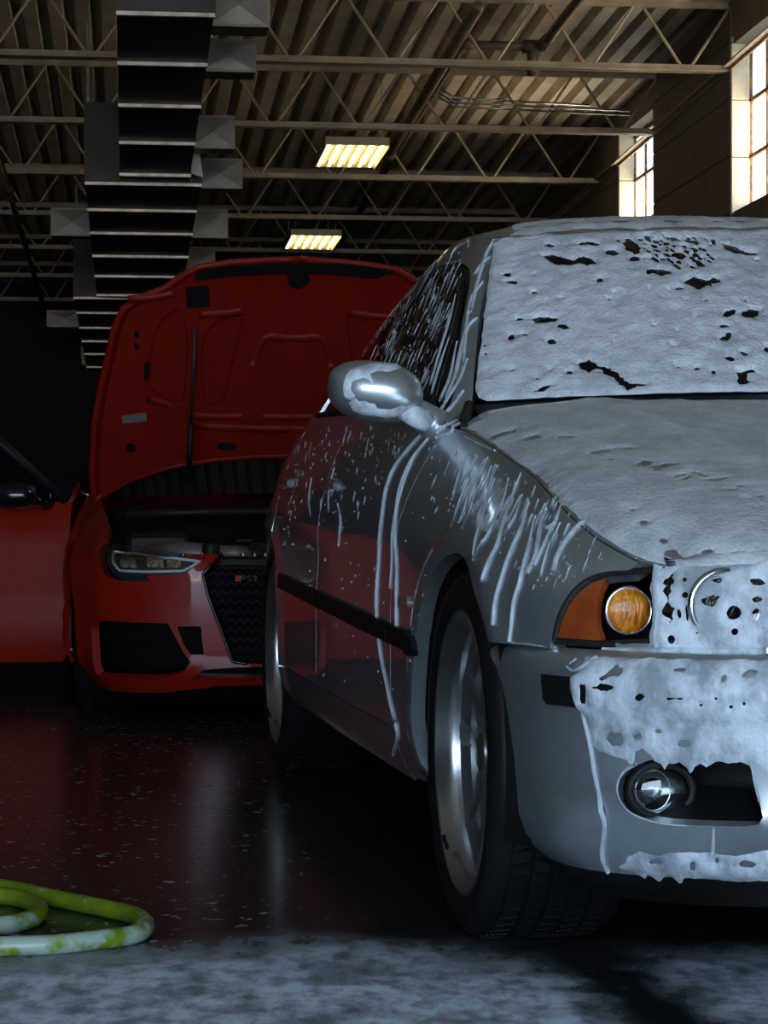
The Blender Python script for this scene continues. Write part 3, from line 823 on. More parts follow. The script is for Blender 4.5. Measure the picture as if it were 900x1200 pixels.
for mir in (False, True):
    cdt_panel('a_pillar_and_roof_rail', GS, [Vector(p) for p in ((.70, 0.02), (.80, .60), (.95, .76), (1.2, .83), (1.6, .86), (2.1, .86), (2.42, .82), (2.56, .70), (2.70, 0.0), (3.15, 0.0), (3.15, 1), (2.8, 1), (2.5, 1), (2.1, 1), (1.6, 1), (1.35, 1), (1.2, 1), (.95, 1), (.70, 1))], [], 0.05, M_PAINT, car, 0.012, mirror=mir)
    cdt_panel('window_surround', GS, [Vector(p) for p in ((.70, .0), (.80, .595), (.95, .755), (1.2, .825), (1.6, .855), (2.1, .855), (2.42, .815), (2.555, .695), (2.69, 0.0))], [], 0.05, M_SEAL, car, 0.0, offset=-0.010, mirror=mir)
    cdt_panel('front_side_window', GS, [Vector(p) for p in ((.86, .06), (.885, .52), (.98, .69), (1.2, .775), (1.64, .80), (1.64, .06))], [], 0.05, M_GLASS, car, 0.004, offset=-0.004, mirror=mir)
    cdt_panel('rear_side_window', GS, [Vector(p) for p in ((1.72, .06), (1.72, .80), (2.1, .80), (2.40, .75), (2.50, .62), (2.60, .06))], [], 0.05, M_GLASS, car, 0.004, offset=-0.004, mirror=mir)
    m_ = MB(); strip_on(GS, [(.74, .015), (1.2, .012), (1.7, .012), (2.2, .012), (2.68, .012)], [.018] * 5, .008, m_, mirror=mir); m_.build('window_trim', M_BLACK, car, True)

# ---- roof, rear window, boot lid
def Rf(a, y):
    yy = y + (0.14 * a * a * max(0, (1.4 - y) / .34) if y < 1.4 else 0)
    rw, rz = interp(RW, max(yy, 1.2)), interp(RZ, max(yy, 1.2))
    zc = interp([(1.06, 1.362), (1.12, 1.386), (1.2, 1.407), (1.35, 1.428), (1.6, 1.440), (1.9, 1.436), (2.2, 1.415), (2.5, 1.370)], y)
    t = abs(a)
    return Vector((a * rw, yy, zc + (rz - zc) * (0.35 * t ** 2 + 0.65 * t ** 5) if y > 1.2 else zc - .010 * t * t - (zc - 1.362) * t ** 4 * .8))
R = Surf(Rf, MC, -1, 1, 1.06, 2.5, flip=1.0)
cdt_panel('roof', R, [Vector(p) for p in ((-1, 1.07), (1, 1.07), (1, 2.5), (-1, 2.5))], [], 0.06, M_PAINT, car, 0.01)
mb = MB(); V = []; n1, n2 = 14, 10
for i in range(n1 + 1):
    a = -1 + 2 * i / n1
    p = Rf(a, 2.5); bw = 0.62 * a; q = Vector((bw, 3.15 - .02 * a * a, 1.06 - .02 * a * a))
    for j in range(n2 + 1):
        t = j / n2; V.append(p.lerp(q, t) + Vector((0, 0, 0.03 * 4 * t * (1 - t))))
mb.add(V, [(i*(n2+1)+j, (i+1)*(n2+1)+j, (i+1)*(n2+1)+j+1, i*(n2+1)+j+1) for i in range(n1) for j in range(n2)]).build('rear_window', M_GLASS, car, True)
mb = MB(); V = []
for j in range(n2 + 1):
    y = 2.95 + (3.88 - 2.95) * j / n2; pw = -W.f(sy(y), ztop(y)).x; pz = ztop(y)
    for i in range(n1 + 1):
        a = -1 + 2 * i / n1; V.append(Vector((a * pw, y, pz + 0.05 * (1 - a ** 4))))
mb.add(V, [(j*(n1+1)+i, j*(n1+1)+i+1, (j+1)*(n1+1)+i+1, (j+1)*(n1+1)+i) for j in range(n2) for i in range(n1)]).build('boot_lid', M_PAINT, car, True)
for s in (-1, 1):
    m_ = MB(); m_.cbox((s * .50 - .12, 3.78, .72), (s * .50 + .10, 3.90, .88), .02); m_.build('tail_light', pmat('red_tail_lens', (0.3, 0.01, 0.008), .15), car)
    # outer seal between cowl corner, fender and pillar foot
    m_ = MB(); m_.tube([(s * .745, .55, .888), (s * .735, .63, .915), (s * .712, .70, .948)], .012, 8); m_.build('pillar_seal', M_SEAL, car, True)

# ---- front bumper
CBB = Contour([(0, -.87), (.3, -.86), (.5, -.825), (.62, -.775), (.71, -.703), (.78, -.612), (.83, -.50), (.856, -.38), (.868, -.26), (.874, -.14), (.876, 0.0)])
def WBf(s, z, sign=-1):
    w_, y, nx, ny = CBB.at(s)
    o = 0.030 * max(0.0, 1 - (.517 - z) / .03) ** 2
    o += 0.045 * max(0.0, 1 - (z - .175) / .09) ** 2
    o += 0.022 * max(0.0, (.46 - z) / .25)                                   # leans in towards the floor
    o -= 0.010 * math.exp(-((z - .285) / .018) ** 2) * max(0, min(1, (-.42 - y) / .15))   # lower lip swage
    return Vector((sign * (w_ + nx * o), y + ny * o, z))
WBS = Surf(WBf, MC, 0, CBB.len, .19, .53, flip=-1.0, nu=90, nv=26)
e_uv = [Vector(p) for p in ((1.289, .517), (1.20, .480), (1.166, .453), (1.145, .388), (1.142, .321), (1.150, .26), (1.165, .222), (1.15, .192), (1.12, .180))]
b_uv = [Vector(p) for p in ((1.05, .178), (.95, .182), (.85, .187), (.75, .192), (.60, .197))]
bump_out = [Vector((0.0, .517))] + [Vector((x, .517)) for x in np.linspace(.1, e_uv[0].x - .02, 16)] + e_uv + b_uv + [Vector((0, b_uv[-1].y))]
fog_px = [(722.7, 923), (725, 937), (737, 951), (760, 961.5), (783, 965.5), (821, 967.5), (872, 968.5), (889, 966), (894, 958), (889, 937), (882, 906), (878, 897), (868, 893), (839, 892), (811, 891), (783, 890), (760, 891), (741, 899), (727, 911)]
fog_uv = WBS.invs(fog_px)
cen_hole = [Vector(p) for p in ((.03, .245), (.46, .245), (.50, .27), (.46, .355), (.03, .355))]
def clip_bump(mir):
    b_ = cdt_panel('front_bumper', WBS, bump_out, [fog_uv, cen_hole], 0.03, M_PAINT, car, 0.014, mirror=mir, bstep=0.016)
    cdt_panel('fog_recess', WBS, [p + (p - Vector((sum(q.x for q in fog_uv) / len(fog_uv), sum(q.y for q in fog_uv) / len(fog_uv)))) * 0.15 for p in fog_uv], [], 0.03, M_BLACK, b_, 0, offset=-0.095, mirror=mir)
    wall_loop('fog_tunnel', WBS, fog_uv, .012, .10, M_BLACK, b_, mir)
    cdt_panel('lower_grille', WBS, [Vector(p) for p in ((0, .235), (.52, .235), (.52, .365), (0, .365))], [], 0.05, M_WELL, b_, 0, offset=-0.045, mirror=mir)
    m_ = MB()
    strip_on(WBS, [(.03, .28), (.25, .28), (.48, .28)], [.012] * 3, .01, m_, mirror=mir, lift=-.02); strip_on(WBS, [(.03, .32), (.25, .32), (.47, .32)], [.012] * 3, .01, m_, mirror=mir, lift=-.02)
    m_.build('grille_bar', M_BLACK, b_, True)
    r0 = WBS.inv(638, 790); r1 = WBS.inv(641, 824)
    zt_, zb_ = r0.y, r1.y
    strip = [Vector((r0.x, zt_)), Vector((r1.x, zb_ + .008)), Vector((r1.x - .008, zb_)), Vector((0, zb_)), Vector((0, zt_))]
    cdt_panel('bumper_rub_strip', WBS, strip, [], 0.03, M_BLACK, b_, 0.012, offset=0.007, mirror=mir)
    # dark lip under the painted edge
    lip = [Vector((p.x, p.y)) for p in e_uv[-2:] + b_uv] + [Vector((0, b_uv[-1].y))]
    V = []; s_ = 1 if mir else -1
    for p in lip:
        q = WBS.f(p.x, p.y); w_, y_, nx, ny = CBB.at(p.x)
        q = Vector((s_ * -q.x if s_ == 1 else q.x, q.y, q.z)) if False else Vector((abs(q.x) * s_, q.y, q.z))
        inn = Vector((s_ * nx, ny, 0))
        V += [q + inn * .006, q + inn * .045 + Vector((0, 0, -.045)), q + inn * .20 + Vector((0, 0, -.05))]
    n_ = len(lip); Fc = []
    for i in range(n_ - 1):
        for j in range(2): Fc.append((3*i+j, 3*i+j+1, 3*i+j+4, 3*i+j+3))
    MB().add(V, Fc).build('air_dam', M_BLACK, b_, True)
    return b_
for mir in (False, True): clip_bump(mir)

# ---- lamps
def loc_of(surf, px, py, depth=0.0):
    u = surf.inv(px, py); return surf.f(u.x, u.y) - surf.normal(u.x, u.y) * depth
def lens_dome(name, c, rx, rz, depth, mat, parent, n=28, rings=6, mir=False, flat=0.0):
    """shallow dome facing the nose (-y)"""
    V = []; Fc = []
    for k in range(rings + 1):
        f = k / rings; r = math.sin(f * math.pi / 2); d = math.cos(f * math.pi / 2)
        for i in range(n):
            a = 2 * math.pi * i / n; V.append(Vector((c.x + rx * r * math.cos(a), c.y - depth * d, c.z + rz * r * math.sin(a))))
    for k in range(rings):
        for i in range(n): Fc.append((k*n+i, k*n+(i+1) % n, (k+1)*n+(i+1) % n, (k+1)*n+i))
    if mir: V = [Vector((-v.x, v.y, v.z)) for v in V]; Fc = [f[::-1] for f in Fc]
    return mesh_obj(name, V, Fc, mat, parent, True)
def ring(name, c, rx, rz, tube, mat, parent, mir=False, n=36):
    sx = -1 if mir else 1
    return MB().tube([(sx * (c.x + rx * math.cos(2*math.pi*i/n)), c.y, c.z + rz * math.sin(2*math.pi*i/n)) for i in range(n)], tube, 8, closed=True).build(name, mat, parent, True)

hl_bottom = [W.inv(700, 755), W.inv(765, 757)]
lamp_full = list(lamp_out) + [Vector((s_, .640)) for s_ in (s_corner - .08, .55, .42)] + [Vector((.375, .60)), Vector((.36, .532)), Vector((.55, .530)), Vector((hl_bottom[1].x, .530)), hl_bottom[0]]
for mir in (False, True):
    hl = cdt_panel('headlight', W, lamp_full, [], 0.025, M_BLACK, car, 0.0, offset=-0.075, mirror=mir, bstep=.015)
    # black rim of the lamp unit
    m_ = MB(); rim = lamp_full + [lamp_full[0]]
    strip_on(W, [tuple(p) for p in resample(rim, .03, False)], [.011] * len(resample(rim, .03, False)), .004, m_, n=2, mirror=mir, lift=-.004); m_.build('lamp_rim', M_SEAL, hl, True)
    wedge = W.invs([(650, 748), (655, 731), (664, 709), (678, 691), (692, 681), (708, 676), (701, 690), (697, 712), (697, 735), (702, 751)])
    cdt_panel('side_reflector', W, wedge, [], 0.012, M_WEDGE, hl, 0.012, offset=-0.005, mirror=mir)
    c = loc_of(W, 729, 711.5, 0.020)
    lens_dome('indicator_lens', c, .0335, .0335, .012, M_AMBER, hl, mir=mir)
    ring('indicator_ring', c, .0345, .0345, .0028, M_CHROME, hl, mir)
    for k, (xw) in enumerate((-.605, -.46)):
        yy = float(np.interp(-xw, CB.px[:60], CB.py[:60])); c = Vector((xw, yy + .035, .585))
        ring('headlamp_ring', c + Vector((0, -.008, 0)), .052, .050, .006, M_CHROME, hl, mir)
        lens_dome('headlamp_bowl', c + Vector((0, .02, 0)), .050, .048, -.03, M_CHROME, hl, mir=mir)
        lens_dome('headlamp_bulb', c + Vector((0, .012, 0)), .024, .024, .024, M_CLEAR if k else M_CHROME, hl, mir=mir)
    hl_clear = [Vector((p.x, p.y)) for p in (W.inv(768, 669), )] + [Vector((s_, .640)) for s_ in (.55, .42)] + [Vector((.375, .60)), Vector((.36, .532)), Vector((.55, .530)), W.inv(768, 757)]
    cdt_panel('lamp_glass', W, hl_clear, [], 0.03, M_CLEAR, hl, 0.0, offset=-0.001, mirror=mir)
    # kidney grille and nose panel
    kid = [Vector(p) for p in ((.02, .535), (.025, .625), (.06, .638), (.27, .638), (.30, .62), (.28, .545), (.25, .535))]
    cdt_panel('nose_panel', W, [Vector(p) for p in ((0, .517), (.80, .517), (.80, .528), (.345, .530), (.362, .605), (.40, .642), (0, .650))], [kid], 0.03, M_PAINT, car, .02, mirror=mir)
    kg = cdt_panel('kidney_grille', W, kid, [], .03, M_WELL, car, 0, offset=-.02, mirror=mir)
    for q in np.linspace(.045, .265, 9):
        m_ = MB(); strip_on(W, [(q, .54), (q, .59), (q, .635)], [.008] * 3, .012, m_, mirror=mir, lift=-.012); m_.build('slat', M_BLACK, kg, True)
    m_ = MB(); kk = resample(kid + [kid[0]], .03, False); strip_on(W, [tuple(p) for p in kk], [.012] * len(kk), .006, m_, mirror=mir); m_.build('chrome_surround', M_CHROME, kg, True)
    # fog lamp
    fc = loc_of(WBS, 769, 928, 0.016)
    fl = lens_dome('fog_light', fc + Vector((0, .02, 0)), .043, .0345, -.025, M_DCHR, car, mir=mir)
    ring('fog_bezel', fc + Vector((0, 0.004, 0)), .047, .038, .0075, M_BLACK, fl, mir)
    ring('fog_inner_ring', fc + Vector((-.012, .006, 0)), .026, .029, .0012, M_CHROME, fl, mir)
    lens_dome('fog_projector', fc + Vector((-.012, .014, .002)), .016, .016, .014, M_CLEAR, fl, mir=mir)
    lens_dome('fog_glass', fc, .043, .0345, .014, M_CLEAR, fl, mir=mir)

# ---- side rub strips, repeater, handles
for mir in (False, True):
    za, zb2 = W.inv(486, 745), W.inv(486, 768)
    zr0, zr1 = W.inv(346, 679), W.inv(346, 697)
    def zl(s_, hi):
        p, q = (za, zr0) if hi else (zb2, zr1)
        return p.y + (q.y - p.y) * (s_ - p.x) / (q.x - p.x)
    for (y0, y1) in ((CB.at(za.x)[1], .598), (.608, 1.686), (1.698, 2.44)):
        s0, s1 = sy(y0), sy(y1)
        cdt_panel('side_rub_strip', W, [Vector((s0, zl(s0, 0))), Vector((s1, zl(s1, 0))), Vector((s1, zl(s1, 1))), Vector((s0, zl(s0, 1)))], [], 0.03, M_BLACK, car, 0.012, offset=0.010, mirror=mir)
    rp = W.invs([(469, 699), (480, 699), (480, 712), (469, 712)])
    cdt_panel('side_repeater', W, rp, [], .02, pmat('smoked_repeater', (0.16, 0.15, 0.13), .2), car, .008, offset=.005, mirror=mir)
    for (yh, zh) in ((1.58, .80), (2.47, .825)):
        m_ = MB(); strip_on(W, [(sy(yh - .10), zh), (sy(yh - .04), zh + .004), (sy(yh + .03), zh + .004), (sy(yh + .08), zh)], [.026, .032, .032, .026], .022, m_, mirror=mir); m_.build('door_handle', M_PAINT, car, True)

# ---- door mirrors
MPROF = [(-1.000, 0.0), (-.997, .022), (-.988, .038), (-.968, .052), (-.940, .060), (-.905, .0625), (-.875, .061), (-.848, .055), (-.826, .043), (-.814, .028), (-.806, 0.0)]
def MIf(u, h):
    a = u / .06; r = max(interp(MPROF, h), 0.0)
    yy = r * math.cos(a); zz = r * math.sin(a)
    yy *= 1.25 if yy < 0 else .75
    return Vector((h, .70 + yy - (h + .81) * .12, .975 + zz - (h + .9) * .10))
MIS = Surf(MIf, MC, .06 * math.pi * .45, .06 * math.pi * 1.55, -.998, -.808, flip=1.0, nu=40, nv=30)
for s in (-1, 1):
    V = []; Fc = []; n = 28; hs = [p[0] for p in MPROF]; k = len(hs)
    for i in range(n):
        for h in hs:
            p = MIf(.06 * 2 * math.pi * i / n, h); V.append(Vector((-s * p.x, p.y, p.z)))
    for i in range(n):
        for j in range(k - 1): Fc.append((i*k+j, i*k+j+1, ((i+1) % n)*k+j+1, ((i+1) % n)*k+j))
    mi = mesh_obj('door_mirror', V, Fc, M_PAINT, car, True)
    MB().tube([(s * .845, .705, .945), (s * .815, .70, .930), (s * .795, .695, .915), (s * .772, .69, .900)], [.024, .030, .034, .038], 14).build('mirror_foot', M_PAINT, mi, True)
    MB().lathe([(0, 0), (.048, 0), (.052, .004)], 24, 'Y', Matrix.Translation((s * .90, .752, .975)) @ Matrix.Diagonal((1.5, 1, 1, 1))).build('mirror_glass', M_CHROME, mi, True)
    if s == -1: near_mirror = mi

# ---- floor pan, wheel wells
MB().cbox((-.48, -.55, .17), (.48, 3.6, .36), .03).cbox((-.78, .42, .17), (.78, 2.40, .30), .03).build('floor_pan', M_WELL, car)
MB().cbox((-.60, -.40, .36), (.60, .40, .72), .05).build('engine_block', M_WELL, car)
for (yc, zc, Rw) in ((0, .312, RF + .012), (2.83, .342, RR + .010)):
    for s in (-1, 1):
        V = []; n = 30
        for i in range(n + 1):
            a = math.radians(-20 + 218 * i / n)
            for x in (.862, .50, .50):
                r = Rw if x > .6 else Rw
                V.append(Vector((s * x, yc + r * math.cos(a), zc + r * math.sin(a))))
        Fc = [(3*i, 3*i+1, 3*i+4, 3*i+3) for i in range(n)]
        c0 = len(V); V.append(Vector((s * .50, yc, zc)))
        Fc += [(c0, 3*i+1, 3*i+4) for i in range(n)]
        MB().add(V, Fc).build('wheel_well', M_WELL, car)

# ---- wheels: local +x is the outer side, origin at the rim face centre
def make_wheel(rt, rr, width, parent):
    st = rt - rr
    prof = [(rr - .006, -.004), (rr + st * .12, .004), (rr + st * .35, .012), (rr + st * .62, .010), (rr + st * .84, -.002), (rt - .006, -.014), (rt - .0075, -.030),
            (rt - .0075, -width + .03), (rt - .006, -width + .014), (rr + st * .84, -width), (rr + st * .4, -width - .010), (rr - .006, -width + .006)]
    wh = MB().lathe(prof, 72).build('wheel', M_RUBBER, parent, True, 40)
    tb = MB(); N = 74; ribs = 5; x0, x1 = -.022, -width + .022; rw_ = (x0 - x1) / ribs
    for k in range(ribs):
        xa, xb = x0 - k * rw_ - .004, x0 - (k + 1) * rw_ + .004
        sk = (0.25, -0.35, 0.0, 0.35, -0.25)[k]
        for i in range(N):
            a0 = 2 * math.pi * (i + (.5 if k % 2 else 0)) / N; da = 2 * math.pi / N * (.80 if k in (0, 4) else .86)
            P = []
            for r in (rt - .010, rt):
                for (x, a) in ((xa, a0), (xb, a0 + sk * da), (xb, a0 + da + sk * da), (xa, a0 + da)):
                    P.append(Vector((x, r * math.cos(a), r * math.sin(a))))
            tb.add(P, [(4, 5, 6, 7), (0, 1, 5, 4), (1, 2, 6, 5), (2, 3, 7, 6), (3, 0, 4, 7)])
    tag(tb.build('tread', M_RUBBER, wh), kind='stuff')
    rimp = [(rr - .004, -.016), (rr + .004, -.004), (rr + .004, .003), (rr - .001, .006), (rr - .006, .003), (rr - .010, -.008), (rr - .022, -.014), (rr - .026, -.030), (rr - .030, -.100), (rr - .040, -.135), (rr - .040, -.20), (rr - .01, -.205)]
    MB().lathe(rimp, 72).build('rim', M_ALLOY, wh, True, 50)
    rs = rr - .026
    # five pairs of spokes with a raised hub
    for k in range(5):
        for sgn in (-1, 1):
            a = 2 * math.pi * k / 5 + 0.31
            ca, sa = math.cos(a), math.sin(a)
            def pt(r, off, x): return Vector((x, r * ca - off * sa, r * sa + off * ca))
            V = []
            for (r, o, hw, x, th) in ((.035, .017, .012, -.040, .03), (.09, .026, .014, -.040, .03), (.15, .038, .017, -.044, .032), (rs + .004, .056, .026, -.034, .05)):
                V += [pt(r, sgn * o - hw, x - .004), pt(r, sgn * o - hw * .55, x), pt(r, sgn * o + hw * .55, x), pt(r, sgn * o + hw, x - .004), pt(r, sgn * o + hw, x - th), pt(r, sgn * o - hw, x - th)]
            Fc = []
            for i in range(3):
                for j in range(6): Fc.append((6*i+j, 6*i+(j+1) % 6, 6*(i+1)+(j+1) % 6, 6*(i+1)+j))
            Fc.append(tuple(range(5, -1, -1))); Fc.append(tuple(18 + j for j in range(6)))
            MB().add(V, Fc).build('spoke', M_ALLOY2, wh)
    MB().lathe([(0, -.026), (.026, -.027), (.034, -.031), (.036, -.038), (.078, -.044), (.080, -.085), (0, -.09)], 40).build('hub', M_ALLOY2, wh, True, 40)
    for k in range(5):
        a = 2 * math.pi * (k + .5) / 5 + .31
        MB().tube([(-.075, .058 * math.cos(a), .058 * math.sin(a)), (-.045, .058 * math.cos(a), .058 * math.sin(a))], .010, 6).build('wheel_bolt', M_BLACK, wh)
    MB().lathe([(rs - .036, -.062), (rs - .034, -.050), (rs - .012, -.044), (rs + .002, -.036), (rs + .002, -.09), (rs - .036, -.085), (rs - .036, -.062)], 60).build('spoke_ring', M_ALLOY2, wh, True, 40)
    MB().lathe([(.03, -.112), (rs - .045, -.112), (rs - .045, -.135), (.03, -.135)], 48).build('brake_disc', M_DISC, wh)
    MB().lathe([(0.0, -.150), (rs - .02, -.150)], 40).build('brake_shield', M_WELL, wh)
    MB().tube([(.002, (rr - .016) * math.cos(-2.2), (rr - .016) * math.sin(-2.2)), (.012, (rr - .045) * math.cos(-2.2), (rr - .045) * math.sin(-2.2))], .004, 6).build('valve_stem', M_BLACK, wh)
    return wh
wf_ = make_wheel(.316, .241, .225, car); wf_.location = (.862, 0, .313)
wr_ = make_wheel(.345, .266, .245, car); wr_.location = (.868, 2.83, .342)
for src, x in ((wf_, -.862), (wr_, -.868)):
    c = copy_tree(src, car); c.location = (x, src.location.y, src.location.z); c.rotation_euler = (0, 0, math.pi)
# =================================================================================================== wash foam on the silver car
def foam_mat(name, c1, c2, lo=.35, hi=.62, bump=.5, bscale=90, nscale=14, stretch=None):
    m = bpy.data.materials.new(name); n, l, p = nodes_of(m)
    tc = n.new('ShaderNodeTexCoord'); src = tc.outputs['Object']
    if stretch:
        mp = n.new('ShaderNodeMapping'); mp.inputs['Scale'].default_value = stretch; l.new(src, mp.inputs[0]); src = mp.outputs[0]
    t1 = n.new('ShaderNodeTexNoise'); t1.inputs['Scale'].default_value = nscale; t1.inputs['Detail'].default_value = 7; t1.inputs['Roughness'].default_value = .62; l.new(src, t1.inputs['Vector'])
    t2 = n.new('ShaderNodeTexNoise'); t2.inputs['Scale'].default_value = bscale; t2.inputs['Detail'].default_value = 6; t2.inputs['Roughness'].default_value = .65; l.new(src, t2.inputs['Vector'])
    v = n.new('ShaderNodeTexVoronoi'); v.inputs['Scale'].default_value = bscale * 2.2; l.new(src, v.inputs['Vector'])
    cr = n.new('ShaderNodeValToRGB'); cr.color_ramp.elements[0].position = lo; cr.color_ramp.elements[1].position = hi
    cr.color_ramp.elements[0].color = (*c2, 1); cr.color_ramp.elements[1].color = (*c1, 1)
    l.new(t1.outputs['Fac'], cr.inputs[0]); l.new(cr.outputs[0], p.inputs['Base Color'])
    p.inputs['Roughness'].default_value = .5; p.inputs['Specular IOR Level'].default_value = .35
    ad = n.new('ShaderNodeMath'); ad.operation = 'MULTIPLY_ADD'; l.new(v.outputs['Distance'], ad.inputs[0]); ad.inputs[1].default_value = -.35; l.new(t2.outputs['Fac'], ad.inputs[2])
    a2 = n.new('ShaderNodeMath'); a2.operation = 'MULTIPLY_ADD'; l.new(t1.outputs['Fac'], a2.inputs[0]); a2.inputs[1].default_value = 1.5; l.new(ad.outputs[0], a2.inputs[2])
    bp = n.new('ShaderNodeBump'); bp.inputs['Strength'].default_value = bump; bp.inputs['Distance'].default_value = .006
    l.new(a2.outputs[0], bp.inputs['Height']); l.new(bp.outputs[0], p.inputs['Normal'])
    return m
M_FOAM = foam_mat('thick_foam', (.72, .76, .82), (.52, .56, .61), .38, .60, .75, 60, 18)
M_FOAM_H = foam_mat('thin_hood_foam', (.66, .69, .71), (.47, .50, .52), .38, .64, .6, 70, 16, (1, .6, 1))
M_FOAM_B = foam_mat('runny_foam', (.70, .76, .83), (.34, .38, .42), .40, .58, .35, 80, 17, (1, 1, .7))

M_DRIP = foam_mat('foam_run', (.50, .56, .61), (.34, .385, .42), .38, .6, .2, 80, 20)

def blobify(poly, amp, freq=40.0, step=.006, seed=0.0):
    """ragged outline"""
    P = resample([Vector((p[0], p[1])) for p in poly], step); n = len(P); out = []
    for i in range(n):
        t = P[(i + 1) % n] - P[i - 1]; nn = Vector((t.y, -t.x)); nn = nn.normalized() if nn.length > 1e-9 else nn
        d = noise.fractal(Vector((P[i].x * freq + seed, P[i].y * freq, seed * 1.7)), 0.8, 2.0, 3)
        out.append(P[i] + nn * d * amp)
    return out
def ell(cx, cy, rx, ry, ang=0, n=12):
    c, s = math.cos(ang), math.sin(ang)
    return [(cx + rx * math.cos(2*math.pi*i/n) * c - ry * math.sin(2*math.pi*i/n) * s, cy + rx * math.cos(2*math.pi*i/n) * s + ry * math.sin(2*math.pi*i/n) * c) for i in range(n)]
def sheet_fn(surf, h, nz=.5, freq=22.0, edge=.012, sc=1.0):
    def fn(u, v, d):
        e = min(1.0, d * sc / edge); e = math.sqrt(max(0.0, 1 - (1 - e) ** 2))
        p = surf.f(u, v)
        return .0006 + h * e * (1 + nz * noise.fractal(p * freq, .7, 2.0, 4))
    return fn

# ---- windscreen: thick sheet, torn open in places
C5 = lambda pts: [(540 + x / 2.5, 250 + y / 2.5) for x, y in pts]
holes5 = [[(245, 128), (270, 123), (300, 130), (325, 140), (360, 128), (395, 142), (395, 155), (340, 150), (300, 158), (270, 150)],
          ell(372, 93, 33, 7), ell(137, 182, 13, 6), ell(150, 204, 16, 6), ell(510, 136, 14, 9), ell(442, 118, 24, 9, .2), ell(260, 96, 14, 4),
          ell(578, 174, 38, 9, .1), [(655, 207), (668, 196), (682, 184), (700, 195), (720, 200), (738, 189), (758, 196), (760, 208), (735, 207), (740, 220), (716, 212), (700, 226), (680, 216)], ell(642, 224, 11, 5),
          [(760, 90), (800, 98), (830, 115), (865, 120), (860, 128), (810, 122), (780, 108)], ell(848, 295, 26, 13), ell(790, 293, 20, 9, -.2),
          ell(770, 333, 14, 6), [(752, 372), (760, 364), (776, 362), (784, 350), (794, 352), (788, 366), (770, 374)],
          [(345, 440), (375, 432), (410, 450), (440, 455), (470, 480), (495, 498), (540, 503), (490, 517), (470, 500), (430, 475), (400, 455), (375, 468), (350, 455)],
          [(205, 528), (225, 512), (258, 507), (240, 520)], ell(318, 469, 11, 5), [(200, 315), (230, 303), (285, 310), (270, 322), (220, 325)], ell(178, 313, 20, 4), ell(305, 336, 18, 5, .2),
          ell(147, 368, 14, 8, -.6), ell(268, 378, 14, 7), ell(185, 357, 14, 3), [(805, 490), (810, 468), (850, 458), (880, 475), (850, 468), (835, 478), (850, 500), (820, 503)],
          ell(741, 467, 8, 6), ell(790, 427, 15, 6, .3), ell(832, 413, 14, 5, .3), ell(895, 400, 8, 8), ell(408, 197, 12, 5), ell(215, 235, 9, 5), ell(152, 463, 7, 4), ell(720, 258, 8, 4), ell(868, 142, 8, 4), ell(693, 456, 8, 4)]
rnd = random.Random(5); occupied = [(sum(p[0] for p in h) / len(h), sum(p[1] for p in h) / len(h), max(math.hypot(p[0] - h[0][0], p[1] - h[0][1]) for p in h) / 1.6 + 6) for h in holes5]
for _ in range(900):
    x = rnd.gauss(620, 62); y = 112 + rnd.gauss(0, 26) + (x - 620) * .10
    if not (450 < x < 765 and 74 < y < 166): continue
    big = rnd.random() < .5; rx = rnd.uniform(16, 34) if big else rnd.uniform(6, 14); ry = rx * rnd.uniform(.3, .55)
    if all(math.hypot(x - o[0], (y - o[1]) * 1.7) > rx * .93 + o[2] * .93 for o in occupied):
        holes5.append(ell(x, y, rx, ry, rnd.uniform(.1, .8))); occupied.append((x, y, rx))
for _ in range(300):                                      # a few pin holes elsewhere
    x, y = rnd.uniform(60, 900), rnd.uniform(80, 520)
    if rnd.random() < .10 and all(math.hypot(x - o[0], (y - o[1]) * 1.7) > 5 + o[2] for o in occupied):
        r = rnd.uniform(2.5, 5); holes5.append(ell(x, y, r, r * .6, rnd.uniform(-.5, .8), 8)); occupied.append((x, y, r))
ASP = 0.55                                                # a:b metric of the windscreen (about 0.62 m per a, 0.7 m per b)
holesG = []
for i, h in enumerate(holes5):
    uv = G.invs(C5(h)); sz = max((p - uv[0]).length for p in uv)
    holesG.append(blobify(uv, min(.010, sz * .22), 60, .010, i * 3.1))
wsf = [Vector(p) for p in ((-.965, .004), (.965, .004), (.988, .022), (.997, .06), (.997, .955), (.97, .995), (-.97, .995), (-.997, .955), (-.997, .06), (-.988, .022))]
wsf = blobify(wsf, .004, 20, .03, 9.0)
cdt_panel('windscreen_foam', G, wsf, holesG, .016, M_FOAM, car, 0, bstep=.012, offs_fn=sheet_fn(G, .007, .6, 30, .016))
# ---- rain-like roof film: ragged foam on the leading edge of the roof
rf_out = [Vector(p) for p in ((-.93, 1.09), (.93, 1.09), (.93, 1.62), (.5, 1.70), (0, 1.66), (-.4, 1.72), (-.80, 1.62))]
hs = []; oc = []
for _ in range(260):
    x, y = rnd.uniform(-.85, .85), rnd.uniform(1.13, 1.60); r = rnd.uniform(.012, .05)
    if all(math.hypot(x - o[0], y - o[1]) > (r + o[2]) * 1.35 for o in oc) and len(oc) < 60:
        oc.append((x, y, r)); hs.append(blobify([Vector(p) for p in ell(x, y, r, r * .5, 0)], r * .22, 40, .012, x * 9))
cdt_panel('roof_foam', R, blobify(rf_out, .02, 14, .03, 2.2), hs, .03, M_FOAM_H, car, 0, bstep=.02, offs_fn=sheet_fn(R, .0045, .5, 30, .012))

